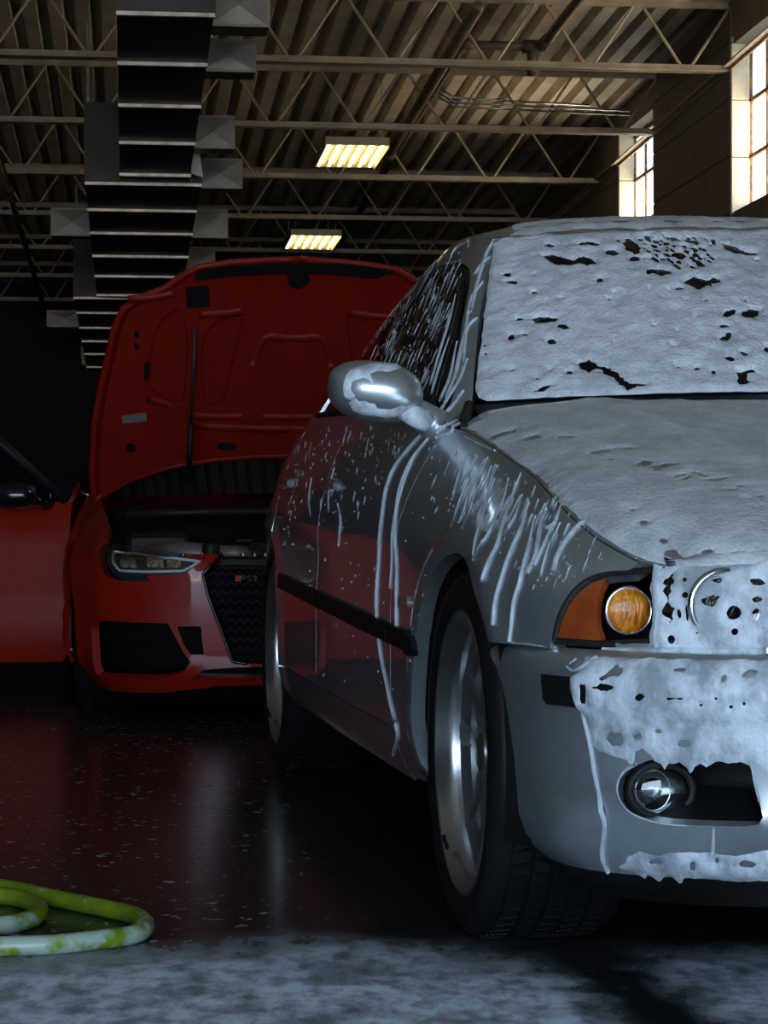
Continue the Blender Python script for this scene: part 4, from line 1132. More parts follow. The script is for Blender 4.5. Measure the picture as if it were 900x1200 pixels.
# ---- hood: thin coat with torn streaks
hh = [ell(120, 648, 30, 5, -.3), ell(95, 660, 18, 4, -.3), ell(155, 640, 14, 4, -.5), ell(205, 660, 26, 5, -.2), ell(230, 658, 8, 3), ell(310, 657, 26, 4, .05), ell(415, 699, 34, 5, -.15), ell(488, 691, 15, 4),
      ell(440, 722, 12, 3), ell(538, 735, 24, 9, -.15), ell(572, 747, 14, 6, .2), ell(600, 741, 20, 6, -.1), ell(628, 737, 14, 4, -.2), ell(640, 770, 20, 4, -.2), ell(663, 776, 16, 4, -.3), ell(700, 766, 24, 5, .25), ell(750, 781, 32, 5, -.12),
      ell(790, 812, 12, 3), ell(820, 800, 14, 3, .2), ell(850, 840, 14, 3, .2), ell(535, 907, 13, 6), ell(595, 962, 13, 7), ell(622, 1003, 28, 13, .3), ell(725, 992, 18, 7, -.2), ell(800, 997, 9, 4), ell(505, 871, 9, 3), ell(880, 830, 10, 3),
      ell(60, 596, 34, 9, -.25)]
holesT = []
for i, h in enumerate(hh):
    uv = T.invs(C5(h)); sz = max((p - uv[0]).length for p in uv); holesT.append(blobify(uv, sz * .16, 60, .006, i * 2.7))
half_f = [(max(0, p[0] - (.003 if p[1] < -.5 else .004)), p[1] + (.001 if p[1] < -.6 else 0)) for p in hr if p[1] < .54] + [(.71, .565), (.60, .510), (.45, .470), (.25, .440), (0, .425)]
hfp = [Vector((-p[0], p[1])) for p in half_f] + [Vector((p[0], p[1])) for p in reversed(half_f[:-1])]
cdt_panel('hood_foam', T, blobify(hfp, .005, 20, .02, 4.0), holesT, .018, M_FOAM_H, car, 0, bstep=.010, offs_fn=sheet_fn(T, .0035, .6, 35, .012))

fe = [(-p[0] + .004, p[1] + .002) for p in hr if p[1] < -.585]
m_ = MB(); strip_on(T, [(x, y) for x, y in fe] + [(-x, y) for x, y in reversed(fe)], [.030] * len(fe) * 2, .004, m_, n=1); m_.build('hood_edge_foam', M_FOAM_H, car, True)
# ---- bumper
C6 = lambda pts: [(560 + x / 2.647, 640 + y / 2.647) for x, y in pts]
def sheet_px(name, surf, outer_uv, holes_px, mat, h, step=.012, amp=.003, par=None, lift=None):
    hs = []
    for i, hpx in enumerate(holes_px):
        uv = surf.invs(hpx); sz = max((p - uv[0]).length for p in uv); hs.append(blobify(uv, sz * .15, 60, .004, i * 1.9))
    return cdt_panel(name, surf, blobify(outer_uv, amp, 50, .006, 1.3), hs, step, mat, par or car, 0, bstep=.006, offs_fn=(lambda u, v, d, f=sheet_fn(surf, h, .5, 45, .009): f(u, v, d) + (lift(u, v) if lift else 0)))
low = C6([(330, 372), (302, 410), (310, 470), (326, 505), (345, 565), (358, 612), (378, 640), (425, 648), (462, 664), (478, 685), (484, 660), (486, 634), (510, 626), (532, 645), (548, 665), (568, 676), (580, 694), (592, 672), (625, 674), (650, 686), (660, 703), (672, 684), (690, 676), (710, 686), (735, 668), (790, 672), (850, 672), (880, 690), (898, 704)])
low_uv = WBS.invs(low); RS0, RS1 = WBS.inv(638, 790), WBS.inv(641, 824)
outer = [Vector((low_uv[0].x + .012, .507)), *low_uv] + [Vector((.45, .385)), Vector((.2, .37)), Vector((.02, .39)), Vector((.02, .508)), Vector((.5, .512))]
sheet_px('bumper_foam', WBS, outer, [C6(h) for h in ([(392, 408), (428, 374), (452, 376), (444, 402), (412, 410)], [(332, 428), (348, 424), (350, 490), (336, 492)], ell(402, 438, 32, 5), ell(514, 466, 15, 12), ell(430, 598, 26, 22, .4), ell(495, 590, 12, 9), ell(640, 612, 22, 9), ell(560, 575, 9, 5), ell(845, 396, 26, 9, -.3), ell(765, 410, 8, 12), ell(625, 385, 18, 6), ell(620, 470, 24, 5), ell(700, 490, 6, 4), ell(745, 470, 5, 4), ell(790, 495, 6, 4), ell(830, 485, 5, 5))], M_FOAM_B, .004,
         lift=lambda u, v: .0095 * max(0.0, min(1.0, (v - RS1.y + .010) / .008)) * max(0.0, min(1.0, (RS0.y + .010 - v) / .008)))
band = WBS.invs(C6([(445, 992), (462, 968), (500, 945), (560, 958), (620, 948), (700, 950), (800, 958), (895, 945)])) + [Vector((.45, .232)), Vector((.05, .232)), Vector((.05, .201)), Vector((.5, .199))] + \
       [Vector((u, z)) for u, z in ((.62, .197), (.66, .193), (.70, .196), (.74, .193), (.756, .181), (.768, .193), (.785, .191), (.797, .180), (.81, .190), (.824, .184), (.84, .192), (.87, .196))]
sheet_px('bumper_lip_foam', WBS, band, [C6(ell(x, y, rx, ry)) for x, y, rx, ry in ((552, 978, 22, 8), (668, 992, 10, 16), (742, 974, 7, 9), (838, 986, 24, 7))], M_FOAM_B, .0035)
# ---- headlamp glass under foam
C4 = lambda pts: [(640 + x / 3.4615, 650 + y / 3.4615) for x, y in pts]
hlo = W.invs([(767, 664), (764, 690), (766, 720), (763, 745), (762, 759)]) + [Vector((.55, .524)), Vector((.37, .524)), Vector((.37, .60)), Vector((.41, .650)), Vector((.55, .650)), Vector((.66, .646))]
sheet_px('headlight_foam', W, hlo, [C4(h) for h in ([(474, 105), (490, 86), (516, 80), (520, 104), (506, 140), (500, 180), (502, 225), (514, 262), (512, 288), (492, 288), (484, 240), (486, 190), (490, 150), (500, 116), (486, 112)], ell(565, 165, 13, 13), ell(574, 236, 7, 34), ell(668, 182, 42, 20, -.2), ell(758, 238, 28, 26, -.5), ell(765, 312, 15, 16, -.5), ell(855, 180, 21, 13), ell(853, 242, 17, 24), ell(508, 345, 14, 18), ell(690, 103, 20, 10), ell(541, 240, 8, 18, -.2), ell(562, 102, 9, 9), ell(860, 110, 34, 12, .2), ell(612, 318, 5, 4), ell(880, 300, 6, 5))], M_FOAM_B, .0035, .010, .0045)

# ---- runs of foam
drips = []
def drip(surf, px, wpx, h=.004, name='foam_drip', mat=M_DRIP, end_blob=0):
    uv = surf.invs(px); P = [surf.M @ surf.f(u.x, u.y) for u in uv]
    if not isinstance(wpx, (list, tuple)): wpx = [wpx * (.45 if i in (0,) else 1.0) for i in range(len(px))]
    ws_ = [.8 * w_ * p.y / FPX for w_, p in zip(wpx, P)]
    m_ = MB(); strip_on(surf, [tuple(u) for u in uv], ws_, h, m_, n=6, lift=.0005)
    if end_blob:
        u = uv[-1]; 
        strip_on(surf, [(u.x, u.y + .012), (u.x, u.y + .006), (u.x, u.y - .004), (u.x, u.y - .012)], [ws_[-1] * .8, ws_[-1] * 1.5, ws_[-1] * 1.6, ws_[-1] * .6], h * 1.5, m_)
    o = m_.build(name, mat, car, True); drips.append(o); return o
drip(W, [(500, 503), (478, 527), (462, 548), (452, 575), (447, 610), (444, 660), (442, 725), (446, 765), (454, 805), (464, 846)], [3, 6, 6, 6.5, 6.5, 6, 6, 6, 5, 5])
drip(W, [(464, 846), (466, 862), (463, 876), (461, 885)], [5, 6, 7, 4])
drip(W, [(507, 508), (482, 540), (468, 575), (463, 615), (465, 680), (465, 735), (464, 752)], [3, 5, 5, 4.5, 4.5, 5, 3])
drip(W, [(487, 530), (470, 575), (460, 625), (457, 690)], [3, 3.5, 3.5, 2])
drip(W, [(396, 590), (399, 612), (397, 640)], [2, 3, 2]); drip(W, [(392, 548), (386, 572), (385, 600)], [2, 2.5, 1.5]); drip(W, [(365, 560), (362, 585), (364, 605)], [1.5, 2.2, 1.2])
for px, wd in (([(572, 536), (560, 560), (546, 592), (538, 612)], 3.5), ([(568, 538), (552, 570), (541, 606)], 3), ([(582, 546), (572, 576), (560, 622), (555, 656)], 4), ([(604, 566), (594, 600), (584, 634), (574, 656), (565, 681)], 6),
               ([(620, 586), (612, 615), (600, 643), (589, 674), (580, 707), (578, 733)], 6), ([(628, 605), (620, 640), (610, 679), (602, 707), (597, 752)], 6), ([(640, 596), (632, 622), (628, 650), (618, 672)], 8), ([(660, 590), (650, 612), (636, 642), (626, 664)], 5),
               ([(745, 655), (738, 636), (722, 618), (700, 610), (680, 614), (664, 632), (652, 654), (648, 672)], 9), ([(596, 560), (588, 590), (574, 622), (563, 640)], 4), ([(634, 604), (640, 618), (652, 612)], 5), ([(548, 530), (538, 556), (530, 585)], 3),
               ([(612, 580), (604, 604), (594, 622)], 4), ([(650, 625), (640, 650), (634, 676)], 3.5), ([(560, 534), (548, 558), (540, 576)], 3)):
    drip(W, px, wd)
drip(W, [(769, 664), (768, 690), (770, 720), (768, 745), (769, 759)], [9, 11, 9, 10, 12], .005)
drip(W, [(706, 760), (735, 762), (770, 763), (830, 764), (898, 764)], [4, 9, 14, 15, 15], .006, 'joint_foam', M_FOAM_B)
drip(W, [(640, 758), (620, 755), (600, 753)], [2, 2.5, 1])
drip(WBS, [(684, 792), (683, 830), (691, 868), (699, 915), (706, 955), (707, 985), (706, 1004), (713, 1022)], [7, 8, 7, 7.5, 8, 8, 8, 6], .006)
drip(WBS, [(746, 895), (733, 903), (725, 915), (724, 930), (732, 946), (748, 957), (775, 965), (810, 968)], [7, 5, 3.5, 3, 3, 3, 3, 2], .004)
drip(WBS, [(836, 968), (836, 985), (835, 1000)], 6); drip(WBS, [(880, 893), (884, 915), (890, 940)], 4)
drip(WBS, [(700, 770), (686, 780), (672, 786), (664, 781)], [10, 8, 5, 3]); drip(WBS, [(668, 778), (676, 772)], 4)
# A-pillar and mirror foot
for px, wd in (([(579, 281), (569, 300), (560, 330), (552, 365)], 6), ([(566, 330), (552, 352), (546, 390), (543, 430)], 5), ([(560, 372), (548, 384), (540, 410), (533, 440), (522, 470)], 7), ([(548, 420), (538, 445), (522, 472), (508, 497)], 6),
               ([(543, 458), (528, 478), (510, 498)], 8), ([(534, 345), (524, 385), (512, 425), (505, 450)], 4), ([(528, 300), (535, 290), (548, 283)], 3), ([(527, 395), (515, 430), (506, 462)], 4), ([(576, 300), (566, 308), (556, 322)], 5), ([(536, 400), (528, 440), (516, 470)], 5)):
    drip(GS, px, wd, .004)
for px, wd in (([(560, 478), (545, 486), (528, 497), (512, 508)], 5), ([(548, 492), (530, 505), (512, 513)], 6), ([(545, 512), (560, 520), (580, 528)], 4), ([(585, 482), (566, 490), (552, 500)], 4)):
    drip(W, px, wd, .004)
CM = lambda pts: [(370 + x / 5.625, 410 + y / 5.625) for x, y in pts]
for px, hl_ in (([(188, 312), (182, 240), (196, 172), (232, 132), (292, 104), (380, 88), (470, 88), (545, 100), (560, 124), (500, 142), (410, 142), (362, 160), (384, 236), (350, 204), (318, 184), (238, 212), (232, 262), (262, 300), (236, 330)], []),
                ([(215, 345), (262, 318), (292, 342), (330, 336), (350, 352), (390, 352), (404, 386), (500, 390), (556, 366), (596, 372), (560, 430), (470, 446), (380, 434), (300, 426), (245, 398)], [])):
    sheet_px('mirror_foam', MIS, MIS.invs(CM(px)), [], M_FOAM_B, .0025, .008, .0015, near_mirror)
MB().tube([(-.86, .672, .928), (-.835, .664, .925), (-.815, .664, .918), (-.80, .664, .905)], [.010, .022, .024, .016], 12).build('mirror_foot_foam', M_FOAM_B, near_mirror, True)
# ---- fine spatter: countless flecks and hairline runs
def spatter(name, surf, region, n, lmin, lmax, wmin, wmax, slant, seed, dens=None):
    r_ = random.Random(seed); m_ = MB(); xs = [p[0] for p in region]; ys = [p[1] for p in region]; k = 0
    while k < n:
        x, y = r_.uniform(min(xs), max(xs)), r_.uniform(min(ys), max(ys)); 
        if not in_poly(np.array([[x, y]]), region)[0]: continue
        k += 1
        if dens is not None and r_.random() > dens(x, y): continue
        L = lmin + (lmax - lmin) * r_.random() ** 3; wd = r_.uniform(wmin, wmax)
        a = surf.inv(x, y); b_ = surf.inv(x + L * slant, y + L)
        P = surf.M @ surf.f(a.x, a.y); w_ = wd * P.y / FPX
        mid = (a + b_) / 2
        strip_on(surf, [tuple(a), tuple(mid), tuple(b_)], [w_ * .5, w_, w_ * .7], .0025, m_, n=1, lift=.0004)
    return tag(m_.build(name, M_DRIP, car, True), kind='stuff')
spatter('window_spatter', GS, [(418, 425), (450, 362), (485, 322), (520, 294), (546, 290), (540, 330), (520, 400), (505, 440), (490, 452), (480, 430), (440, 424)], 230, 1.2, 30, .6, 1.7, -.42, 3)
spatter('door_spatter', W, [(388, 495), (480, 502), (455, 560), (440, 600), (345, 600), (344, 545), (360, 510)], 190, 1.2, 12, .6, 1.4, -.18, 4, lambda x, y: 1.0 if y < 545 else .45)
spatter('lower_door_spatter', W, [(350, 600), (500, 600), (500, 850), (450, 840), (365, 780)], 70, 1.0, 4, .6, 1.4, -.05, 5)
spatter('fender_spatter', W, [(500, 515), (545, 520), (640, 575), (740, 640), (690, 665), (640, 700), (560, 640), (500, 590)], 120, 1.2, 18, .7, 1.8, -.4, 6)
spatter('fender_runs', W, [(535, 528), (575, 532), (640, 572), (700, 606), (690, 622), (640, 610), (590, 600), (540, 570)], 46, 18, 62, 1.2, 2.8, -.36, 11)
spatter('rear_door_spatter', W, [(345, 520), (352, 520), (345, 640), (330, 640)], 40, 1, 8, .6, 1.3, 0, 8)

# =================================================================================================== green hose on the floor
def hose_mat():
    m = pmat('green_hose', (0.19, 0.27, 0.010), .35, col2=(0.12, 0.19, 0.01), nscale=25)
    n, l, p = nodes_of(m); tc = n.new('ShaderNodeTexCoord'); t = n.new('ShaderNodeTexNoise'); t.inputs['Scale'].default_value = 26; t.inputs['Detail'].default_value = 5; l.new(tc.outputs['Object'], t.inputs['Vector'])
    sp = n.new('ShaderNodeSeparateXYZ'); l.new(tc.outputs['Object'], sp.inputs[0])
    mr = n.new('ShaderNodeMapRange'); l.new(sp.outputs['Y'], mr.inputs['Value']); mr.inputs['From Min'].default_value = 3.9; mr.inputs['From Max'].default_value = 4.05; mr.inputs['To Min'].default_value = .17; mr.inputs['To Max'].default_value = -.05
    ad = n.new('ShaderNodeMath'); l.new(t.outputs['Fac'], ad.inputs[0]); l.new(mr.outputs[0], ad.inputs[1])
    cr = n.new('ShaderNodeMapRange'); l.new(ad.outputs[0], cr.inputs['Value']); cr.inputs['From Min'].default_value = .56; cr.inputs['From Max'].default_value = .72
    mx = n.new('ShaderNodeMixRGB'); l.new(cr.outputs[0], mx.inputs[0]); mx.inputs[2].default_value = (.36, .45, .38, 1)
    old = p.inputs['Base Color'].links[0].from_socket; l.new(old, mx.inputs[1]); l.new(mx.outputs[0], p.inputs['Base Color'])
    return m
def gp(px, py, z=0.016):
    d = FPX * (CAMZ - z) / (py - HY); return Vector(((px - CX) / FPX * d, d, z))
hose_pts = [gp(45, 1066), gp(40, 1078), gp(0, 1086), gp(-60, 1092), gp(-150, 1090), gp(-200, 1072), gp(-160, 1052), gp(-80, 1040), gp(0, 1040), gp(60, 1052), gp(120, 1064), gp(155, 1072), gp(170, 1083), gp(160, 1094), gp(120, 1101), gp(60, 1107), gp(0, 1109), gp(-80, 1112), gp(-200, 1112), gp(-320, 1100)]
inner = [gp(-200, 1060), gp(-120, 1056), gp(-40, 1050), gp(10, 1051), gp(38, 1058), gp(46, 1066), gp(36, 1077), gp(0, 1085), gp(-60, 1090), gp(-150, 1090), gp(-230, 1078), gp(-235, 1060), gp(-170, 1042), gp(-80, 1036)]
path = inner + hose_pts[8:]
hp = catmull(path, 8)
for i, p in enumerate(hp): p.z = 0.016 + (0.030 if False else 0)
ho = MB().tube(hp, .0165, 12).build('garden_hose', hose_mat(), None, True)
tag(ho, 'green rubber hose lying in loops on the wet floor, coated with suds', 'hose')
# =================================================================================================== red hatchback with raised hood
TA = math.atan(0.149); YA = 8.3
MA = Matrix.Translation(((370 - CX) / FPX * YA, YA, 0)) @ Matrix.Rotation(TA, 4, 'Z')
rc = empty('red_hatchback', MA)
tag(rc, 'bright red hatchback with raised hood and open front door parked behind the silver sedan', 'car')
M_RED = pmat('red_paint', (0.27, 0.009, 0.002), 0.5, 0.0, col2=(0.25, 0.008, 0.002), nscale=30, coat=.45, coat_rough=.05, spec=.2)
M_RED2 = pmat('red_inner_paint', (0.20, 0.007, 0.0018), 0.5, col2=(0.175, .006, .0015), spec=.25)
M_GB = pmat('gloss_black', (0.006, 0.006, 0.007), 0.15)
M_DRL = pmat('lamp_light_guide', (0.75, 0.80, 0.80), 0.3)
M_LAMPB = pmat('lamp_housing', (0.03, 0.035, 0.038), 0.3)
M_REFL = pmat('lamp_reflector', (0.75, 0.66, 0.45), 0.25, 0.6, col2=(0.35, 0.30, 0.18), nscale=60, stretch=(1, 1, .25), lo=.45, hi=.55)

CA = Contour([(0, 0), (.25, .008), (.45, .035), (.60, .085), (.705, .16), (.785, .25), (.825, .36), (.845, .48), (.860, .65), (.872, .85), (.876, 1.3), (.89, 2.2), (.895, 3.0), (.88, 3.6), (.80, 4.08), (.6, 4.26), (.3, 4.31), (0, 4.32)])
AZT = [(0, .612), (.16, .628), (.25, .650), (.40, .700), (.60, .752), (.85, .80), (1.1, .84), (1.4, .87), (2.5, .93), (3.6, .93), (4.32, .88)]
AET = [(0, .03), (.25, .06), (.5, .12), (1.0, .13), (1.4, .10), (4.32, .06)]
ALT = [(0, .06), (.25, .10), (.6, .22), (1.4, .30), (4.32, .25)]
def Af(s, z):
    w_, y, nx, ny = CA.at(s); zt, e, L = interp(AZT, y), interp(AET, y), interp(ALT, y)
    o = e * max(0.0, 1 - (zt - z) / L) ** 2.1 + .06 * max(0.0, 1 - (z - .10) / .12) ** 2
    if z > zt: o += (z - zt) * 3
    o += .028 * max(0.0, (.56 - z) / .46) * max(0.0, min(1.0, (y - .12) / .2)) * max(0.0, min(1.0, (.8 - y) / .2))
    o -= .022 * math.exp(-((math.hypot(y - .88, z - .31) - .39) / .04) ** 2) * (1 if z > .2 else 0)
    return Vector((-(w_ + nx * o), y + ny * o, z))
AW = Surf(Af, MA, 0, CA.len * .6, .06, .95, flip=-1.0, nu=120, nv=40)
say = CA.s_of_y
def azt(y): return interp(AZT, y)
def atop(y0, y1, n=20): return [Vector((say(y0 + (y1 - y0) * i / n), azt(y0 + (y1 - y0) * i / n))) for i in range(n + 1)]
C8 = lambda pts: [(90 + x / 3.75, 620 + y / 3.75) for x, y in pts]
hlA = AW.invs([(117, 642), (122, 637), (150, 637), (185, 642), (243, 653), (216, 673), (172, 674), (176, 682), (136, 680), (122, 674), (118, 660)])
grA = AW.invs(C8([(640, 110), (555, 198), (580, 300), (612, 385), (640, 460), (685, 582)])) + AW.invs([(290, 778), (330, 778)]); grA += [Vector((0.004, grA[-1].y)), Vector((0.004, .62)), Vector((grA[0].x, .63))]
inA = [Vector(p) for p in ((.93, .338), (.895, .360), (.82, .369))] + AW.invs(C8([(400, 415), (430, 470), (470, 545), (500, 585), (470, 625), (400, 655)])) + [Vector((.75, .163)), Vector((.93, .163))]
in2 = AW.invs(C8([(440, 428), (545, 428), (552, 500), (560, 552), (500, 552), (470, 510)]))
gapA = AW.invs(C8([(560, 618), (700, 608), (830, 606)])); z1_, z2_ = gapA[-1].y, AW.inv(300, 797).y
gapA = gapA + [Vector((.02, z1_)), Vector((.02, z2_))] + AW.invs(C8([(830, 664), (640, 664), (500, 660)]))
zbA = .105
s_arch = say(.88); RA = .355
frontA = [Vector((0, zbA + .02))] + AW.invs([(320, 803), (260, 804), (225, 808), (190, 812)]) + [Vector((.75, .107)), Vector((.95, .107))]
frontA += [Vector((say(.50), .11))]
frontA += [Vector((s_arch + RA * math.cos(math.radians(a)), .31 + RA * math.sin(math.radians(a)))) for a in np.linspace(205, 80, 18)]
frontA += [Vector((say(1.0), azt(1.0)))] + list(reversed(atop(.30, 1.0, 16)))
edge_z = lambda s_: interp([(0, .618), (.45, .618), (.62, .612), (.75, .634), (.9, .655), (1.2, .70)], s_)
frontA += [Vector((s_, azt(CA.at(s_)[1]))) for s_ in np.linspace(say(.30) - .03, .0, 14)]
for mir in (False, True):
    fb = cdt_panel('front_body', AW, frontA, [hlA, grA, inA, in2, gapA], .03, M_RED, rc, .03, mirror=mir, bstep=.014)
    # headlight
    hl = cdt_panel('headlight', AW, hlA, [], .03, M_LAMPB, rc, 0, offset=-.045, mirror=mir)
    guide = AW.invs([(131, 642), (160, 643), (190, 647), (234, 654), (213, 669), (172, 670), (136, 668), (129, 655), (131, 642)])
    m_ = MB(); strip_on(AW, [tuple(p) for p in resample(guide, .02, False)], [.011] * len(resample(guide, .02, False)), .006, m_, n=1, mirror=mir, lift=-.020); m_.build('light_guide', M_DRL, hl, True)
    for (x0, x1, y0, y1, mt) in ((138, 155, 648, 663, M_REFL), (170, 190, 648, 662, M_REFL), (194, 211, 651, 663, M_REFL), (140, 166, 668, 677, M_LAMPB)):
        pv = AW.invs([(x0, y0), (x1, y0 + 1), (x1, y1), (x0, y1)]); cdt_panel('lamp_module', AW, pv, [], .012, mt, hl, .012, offset=-.022, mirror=mir)
    cdt_panel('lamp_glass', AW, hlA, [], .04, M_CLEAR, hl, 0, offset=-.002, mirror=mir)
    # single-frame grille with honeycomb bars
    gr = cdt_panel('grille', AW, grA, [], .04, M_WELL, rc, 0, offset=-.055, mirror=mir)
    m_ = MB(); gl = resample(grA[:7], .03, False); strip_on(AW, [tuple(p) for p in gl], [.013] * len(gl), .008, m_, n=2, mirror=mir); m_.build('grille_frame', M_GB, gr, True)
    bars = 0
    for k in range(11):
        zz = .235 + k * .034
        seg = [s_ for s_ in np.linspace(.01, .62, 40) if in_poly(np.array([[s_, zz]]), grA)[0]]
        if len(seg) > 2:
            m_ = MB(); strip_on(AW, [(s_, zz + (.007 if i % 2 else -.007)) for i, s_ in enumerate(seg)], [.009] * len(seg), .008, m_, n=1, mirror=mir, lift=-.035); m_.build('grille_bar', M_BLACK, gr, True)
    # side intake, air blade, lower gap
    ik = cdt_panel('side_intake', AW, inA, [], .04, M_WELL, fb, 0, offset=-.06, mirror=mir)
    for zz in (.20, .245, .29):
        a_ = [p.x for p in inA]; m_ = MB(); strip_on(AW, [(min(a_) + .05, zz), ((min(a_) + max(a_)) / 2, zz), (max(a_) - .03, zz)], [.01] * 3, .01, m_, mirror=mir, lift=-.045); m_.build('intake_bar', M_GB, fb, True)
    cdt_panel('inner_intake', AW, in2, [], .04, M_WELL, fb, 0, offset=-.03, mirror=mir)
    cdt_panel('lower_intake', AW, gapA, [], .04, M_GB, fb, 0, offset=-.03, mirror=mir)
    # splitter
    sp = [Vector((.0, .055)), Vector((.9, .055)), Vector((1.0, .075)), Vector((1.0, .118)), Vector((0.0, .125))]
    cdt_panel('front_splitter', AW, sp, [], .05, M_GB, fb, .05, offset=-.012, mirror=mir)
    # doors, quarters: right front door is open, so its opening shows
    arcR = [Vector((say(3.48) + RA * math.cos(math.radians(a)), .31 + RA * math.sin(math.radians(a)))) for a in np.linspace(200, -20, 24)]
    f_rear = [Vector((s_arch + RA * math.cos(math.radians(a)), .31 + RA * math.sin(math.radians(a)))) for a in np.linspace(80, -25, 14)]
    cdt_panel('front_fender', AW, f_rear + [Vector((say(1.36), .16)), Vector((say(1.36), azt(1.36)))] + list(reversed(atop(1.0, 1.36, 8))), [], .05, M_RED, rc, .02, mirror=mir)
    body = [Vector((say(2.45), .15)), Vector((say(3.1), .15))] + arcR + [Vector((say(3.85), .16)), Vector((CA.len - .002, .20)), Vector((CA.len - .002, azt(4.31)))] + list(reversed(atop(2.45, 4.3, 20)))
    cdt_panel('rear_body', AW, body, [], .07, M_RED, rc, .02, mirror=mir)
    cdt_panel('sill', AW, [Vector((say(1.37), .12)), Vector((say(2.45), .12)), Vector((say(2.45), .20)), Vector((say(1.37), .20))], [], .06, M_RED, rc, .03, mirror=mir)
    if mir:
        cdt_panel('front_door', AW, [Vector((say(1.37), .205)), Vector((say(2.44), .205))] + list(reversed(atop(1.37, 2.44, 10))), [], .06, M_RED, rc, .02, mirror=True)
    # rest of the cabin
    sgn = 1 if mir else -1
    rail = [(1.15, .70, .86), (1.6, .60, 1.14), (2.0, .565, 1.25), (2.6, .57, 1.28), (3.2, .55, 1.24), (3.9, .56, 1.02)]
    V = []
    for (y, w_, z) in rail:
        bw = -AW.f(say(max(y, 1.2)), azt(max(y, 1.2))).x; bz = azt(max(y, 1.2)); V += [Vector((sgn * bw, max(y, 1.2), bz)), Vector((sgn * w_, y, z))]
    MB().add(V, [(2*i, 2*i+1, 2*i+3, 2*i+2) for i in range(1 if not mir else 0, len(rail) - 1) if mir or i > 1]).build('side_window', M_GLASS, rc, True)
    MB().tube([Vector((sgn * (w_ + .005), y, z)) for (y, w_, z) in rail], .028, 8).build('roof_rail', M_GB if not mir else M_RED, rc, True)
# badge in the grille: red block and silver letters
bc = AW.inv(288, 678)
bp_ = AW.off(bc.x, bc.y, -.012)
bdg = MB(); nrm = AW.normal(bc.x, bc.y); tx = Vector((1, .04, 0)).normalized(); 
MBd = Matrix(((tx.x, -nrm.x, 0, bp_.x), (tx.y, -nrm.y, 0, bp_.y), (0, 0, 1, bp_.z), (0, 0, 0, 1)))
badge = MB().prism([(-.040, -.010), (-.018, -.010), (-.012, .010), (-.034, .010)], -.004, .004, MBd).build('badge', pmat('badge_red', (.45, .02, .01), .3), rc)
tag(badge, 'small red and silver grille badge')
def glyph(strokes, x0, name):
    m_ = MB()
    for (a, b_, c, d) in strokes:
        p, q = Vector((x0 + a, 0, b_)), Vector((x0 + c, 0, d)); m_.tube([MBd @ p, MBd @ q], .0021, 6)
    m_.build(name, M_CHROME, badge)
glyph([(0, -.008, 0, .008), (0, .008, .010, .008), (.010, .008, .010, .001), (.010, .001, 0, .001), (.004, .001, .011, -.008)], -.008, 'letter_r')
glyph([(.010, .008, 0, .008), (0, .008, 0, .001), (0, .001, .010, .001), (.010, .001, .010, -.008), (.010, -.008, 0, -.008)], .008, 'letter_s')
glyph([(0, .008, .011, .008), (.011, .008, .011, -.008), (.011, -.008, 0, -.008), (.002, .001, .011, .001)], .026, 'digit_three')
# roof, tail gate, windscreen
def grid_patch(name, rows, mat):
    n = len(rows[0]); V = [p for r in rows for p in r]
    return MB().add(V, [(i*n+j, i*n+j+1, (i+1)*n+j+1, (i+1)*n+j) for i in range(len(rows) - 1) for j in range(n - 1)]).build(name, mat, rc, True)
ax = np.linspace(-1, 1, 13)
grid_patch('windscreen', [[Vector((a * w_, y + (yd * a * a), z + .02 * (1 - a * a))) for a in ax] for (w_, y, z, yd) in ((.72, 1.10, .83, .22), (.66, 1.38, 1.0, .15), (.58, 1.72, 1.20, .10))], M_GLASS)
grid_patch('roof', [[Vector((a * w_, y + .10 * a * a * k, z + .04 * (1 - a ** 4))) for a in ax] for (w_, y, z, k) in ((.58, 1.72, 1.20, 1), (.565, 2.0, 1.25, 0), (.57, 2.6, 1.28, 0), (.55, 3.2, 1.24, 0), (.55, 3.6, 1.20, 0))], M_RED)
grid_patch('tail_gate', [[Vector((a * w_, y, z + .02 * (1 - a ** 4))) for a in ax] for (w_, y, z) in ((.55, 3.6, 1.20), (.60, 4.05, .95), (.62, 4.28, .90), (.62, 4.31, .6), (.62, 4.25, .3))], M_RED)
MB().cbox((-.70, .45, .10), (.70, 4.1, .26), .03).build('floor_pan', M_WELL, rc)

MB().cbox((-.66, 1.30, .20), (.66, 3.8, .80), .05).build('cabin_interior', M_WELL, rc)
# ---- raised hood
AL = math.radians(57); HYq, HZq = 1.12, .845
def Hf(p, q):
    cr = .05 * (p / .72) ** 2 + .05 * max(0, q - .80) ** 2 * 8
    # crown: edges bend towards the engine side (normal points out of the outer skin)
    n = Vector((0, math.sin(AL), math.cos(AL)))
    return Vector((p, HYq - q * math.cos(AL), HZq + q * math.sin(AL))) - n * cr
HS = Surf(Hf, MA, -.95, .95, -.12, 1.10, flip=1.0, nu=50, nv=40)
v_ = HS.normal(0, .5)
if v_.dot(Vector((0, math.sin(AL), math.cos(AL)))) > 0: HS.flip *= -1       # outward = underside, the side in view
lp = HS.invs([(112, 588), (109, 560), (112, 500), (120, 455), (128, 420), (136, 385), (146, 364), (165, 352), (195, 340), (215, 326), (235, 316), (270, 311), (320, 308)])
ctop = HS.f(0, 1.0); 
qt = lp[-1].y + .004
rear = HS.invs([(150, 566), (185, 553), (215, 546), (260, 540), (300, 537)])
halfH = [Vector((0, qt + .002))] + list(reversed(lp)) + rear + [Vector((0, rear[-1].y + .004))]
polyH = halfH + [Vector((-p.x, p.y)) for p in reversed(halfH[1:-1])]
hood_r = cdt_panel('hood', HS, polyH, [], .05, M_RED2, rc, 0.0, offset=-.030)
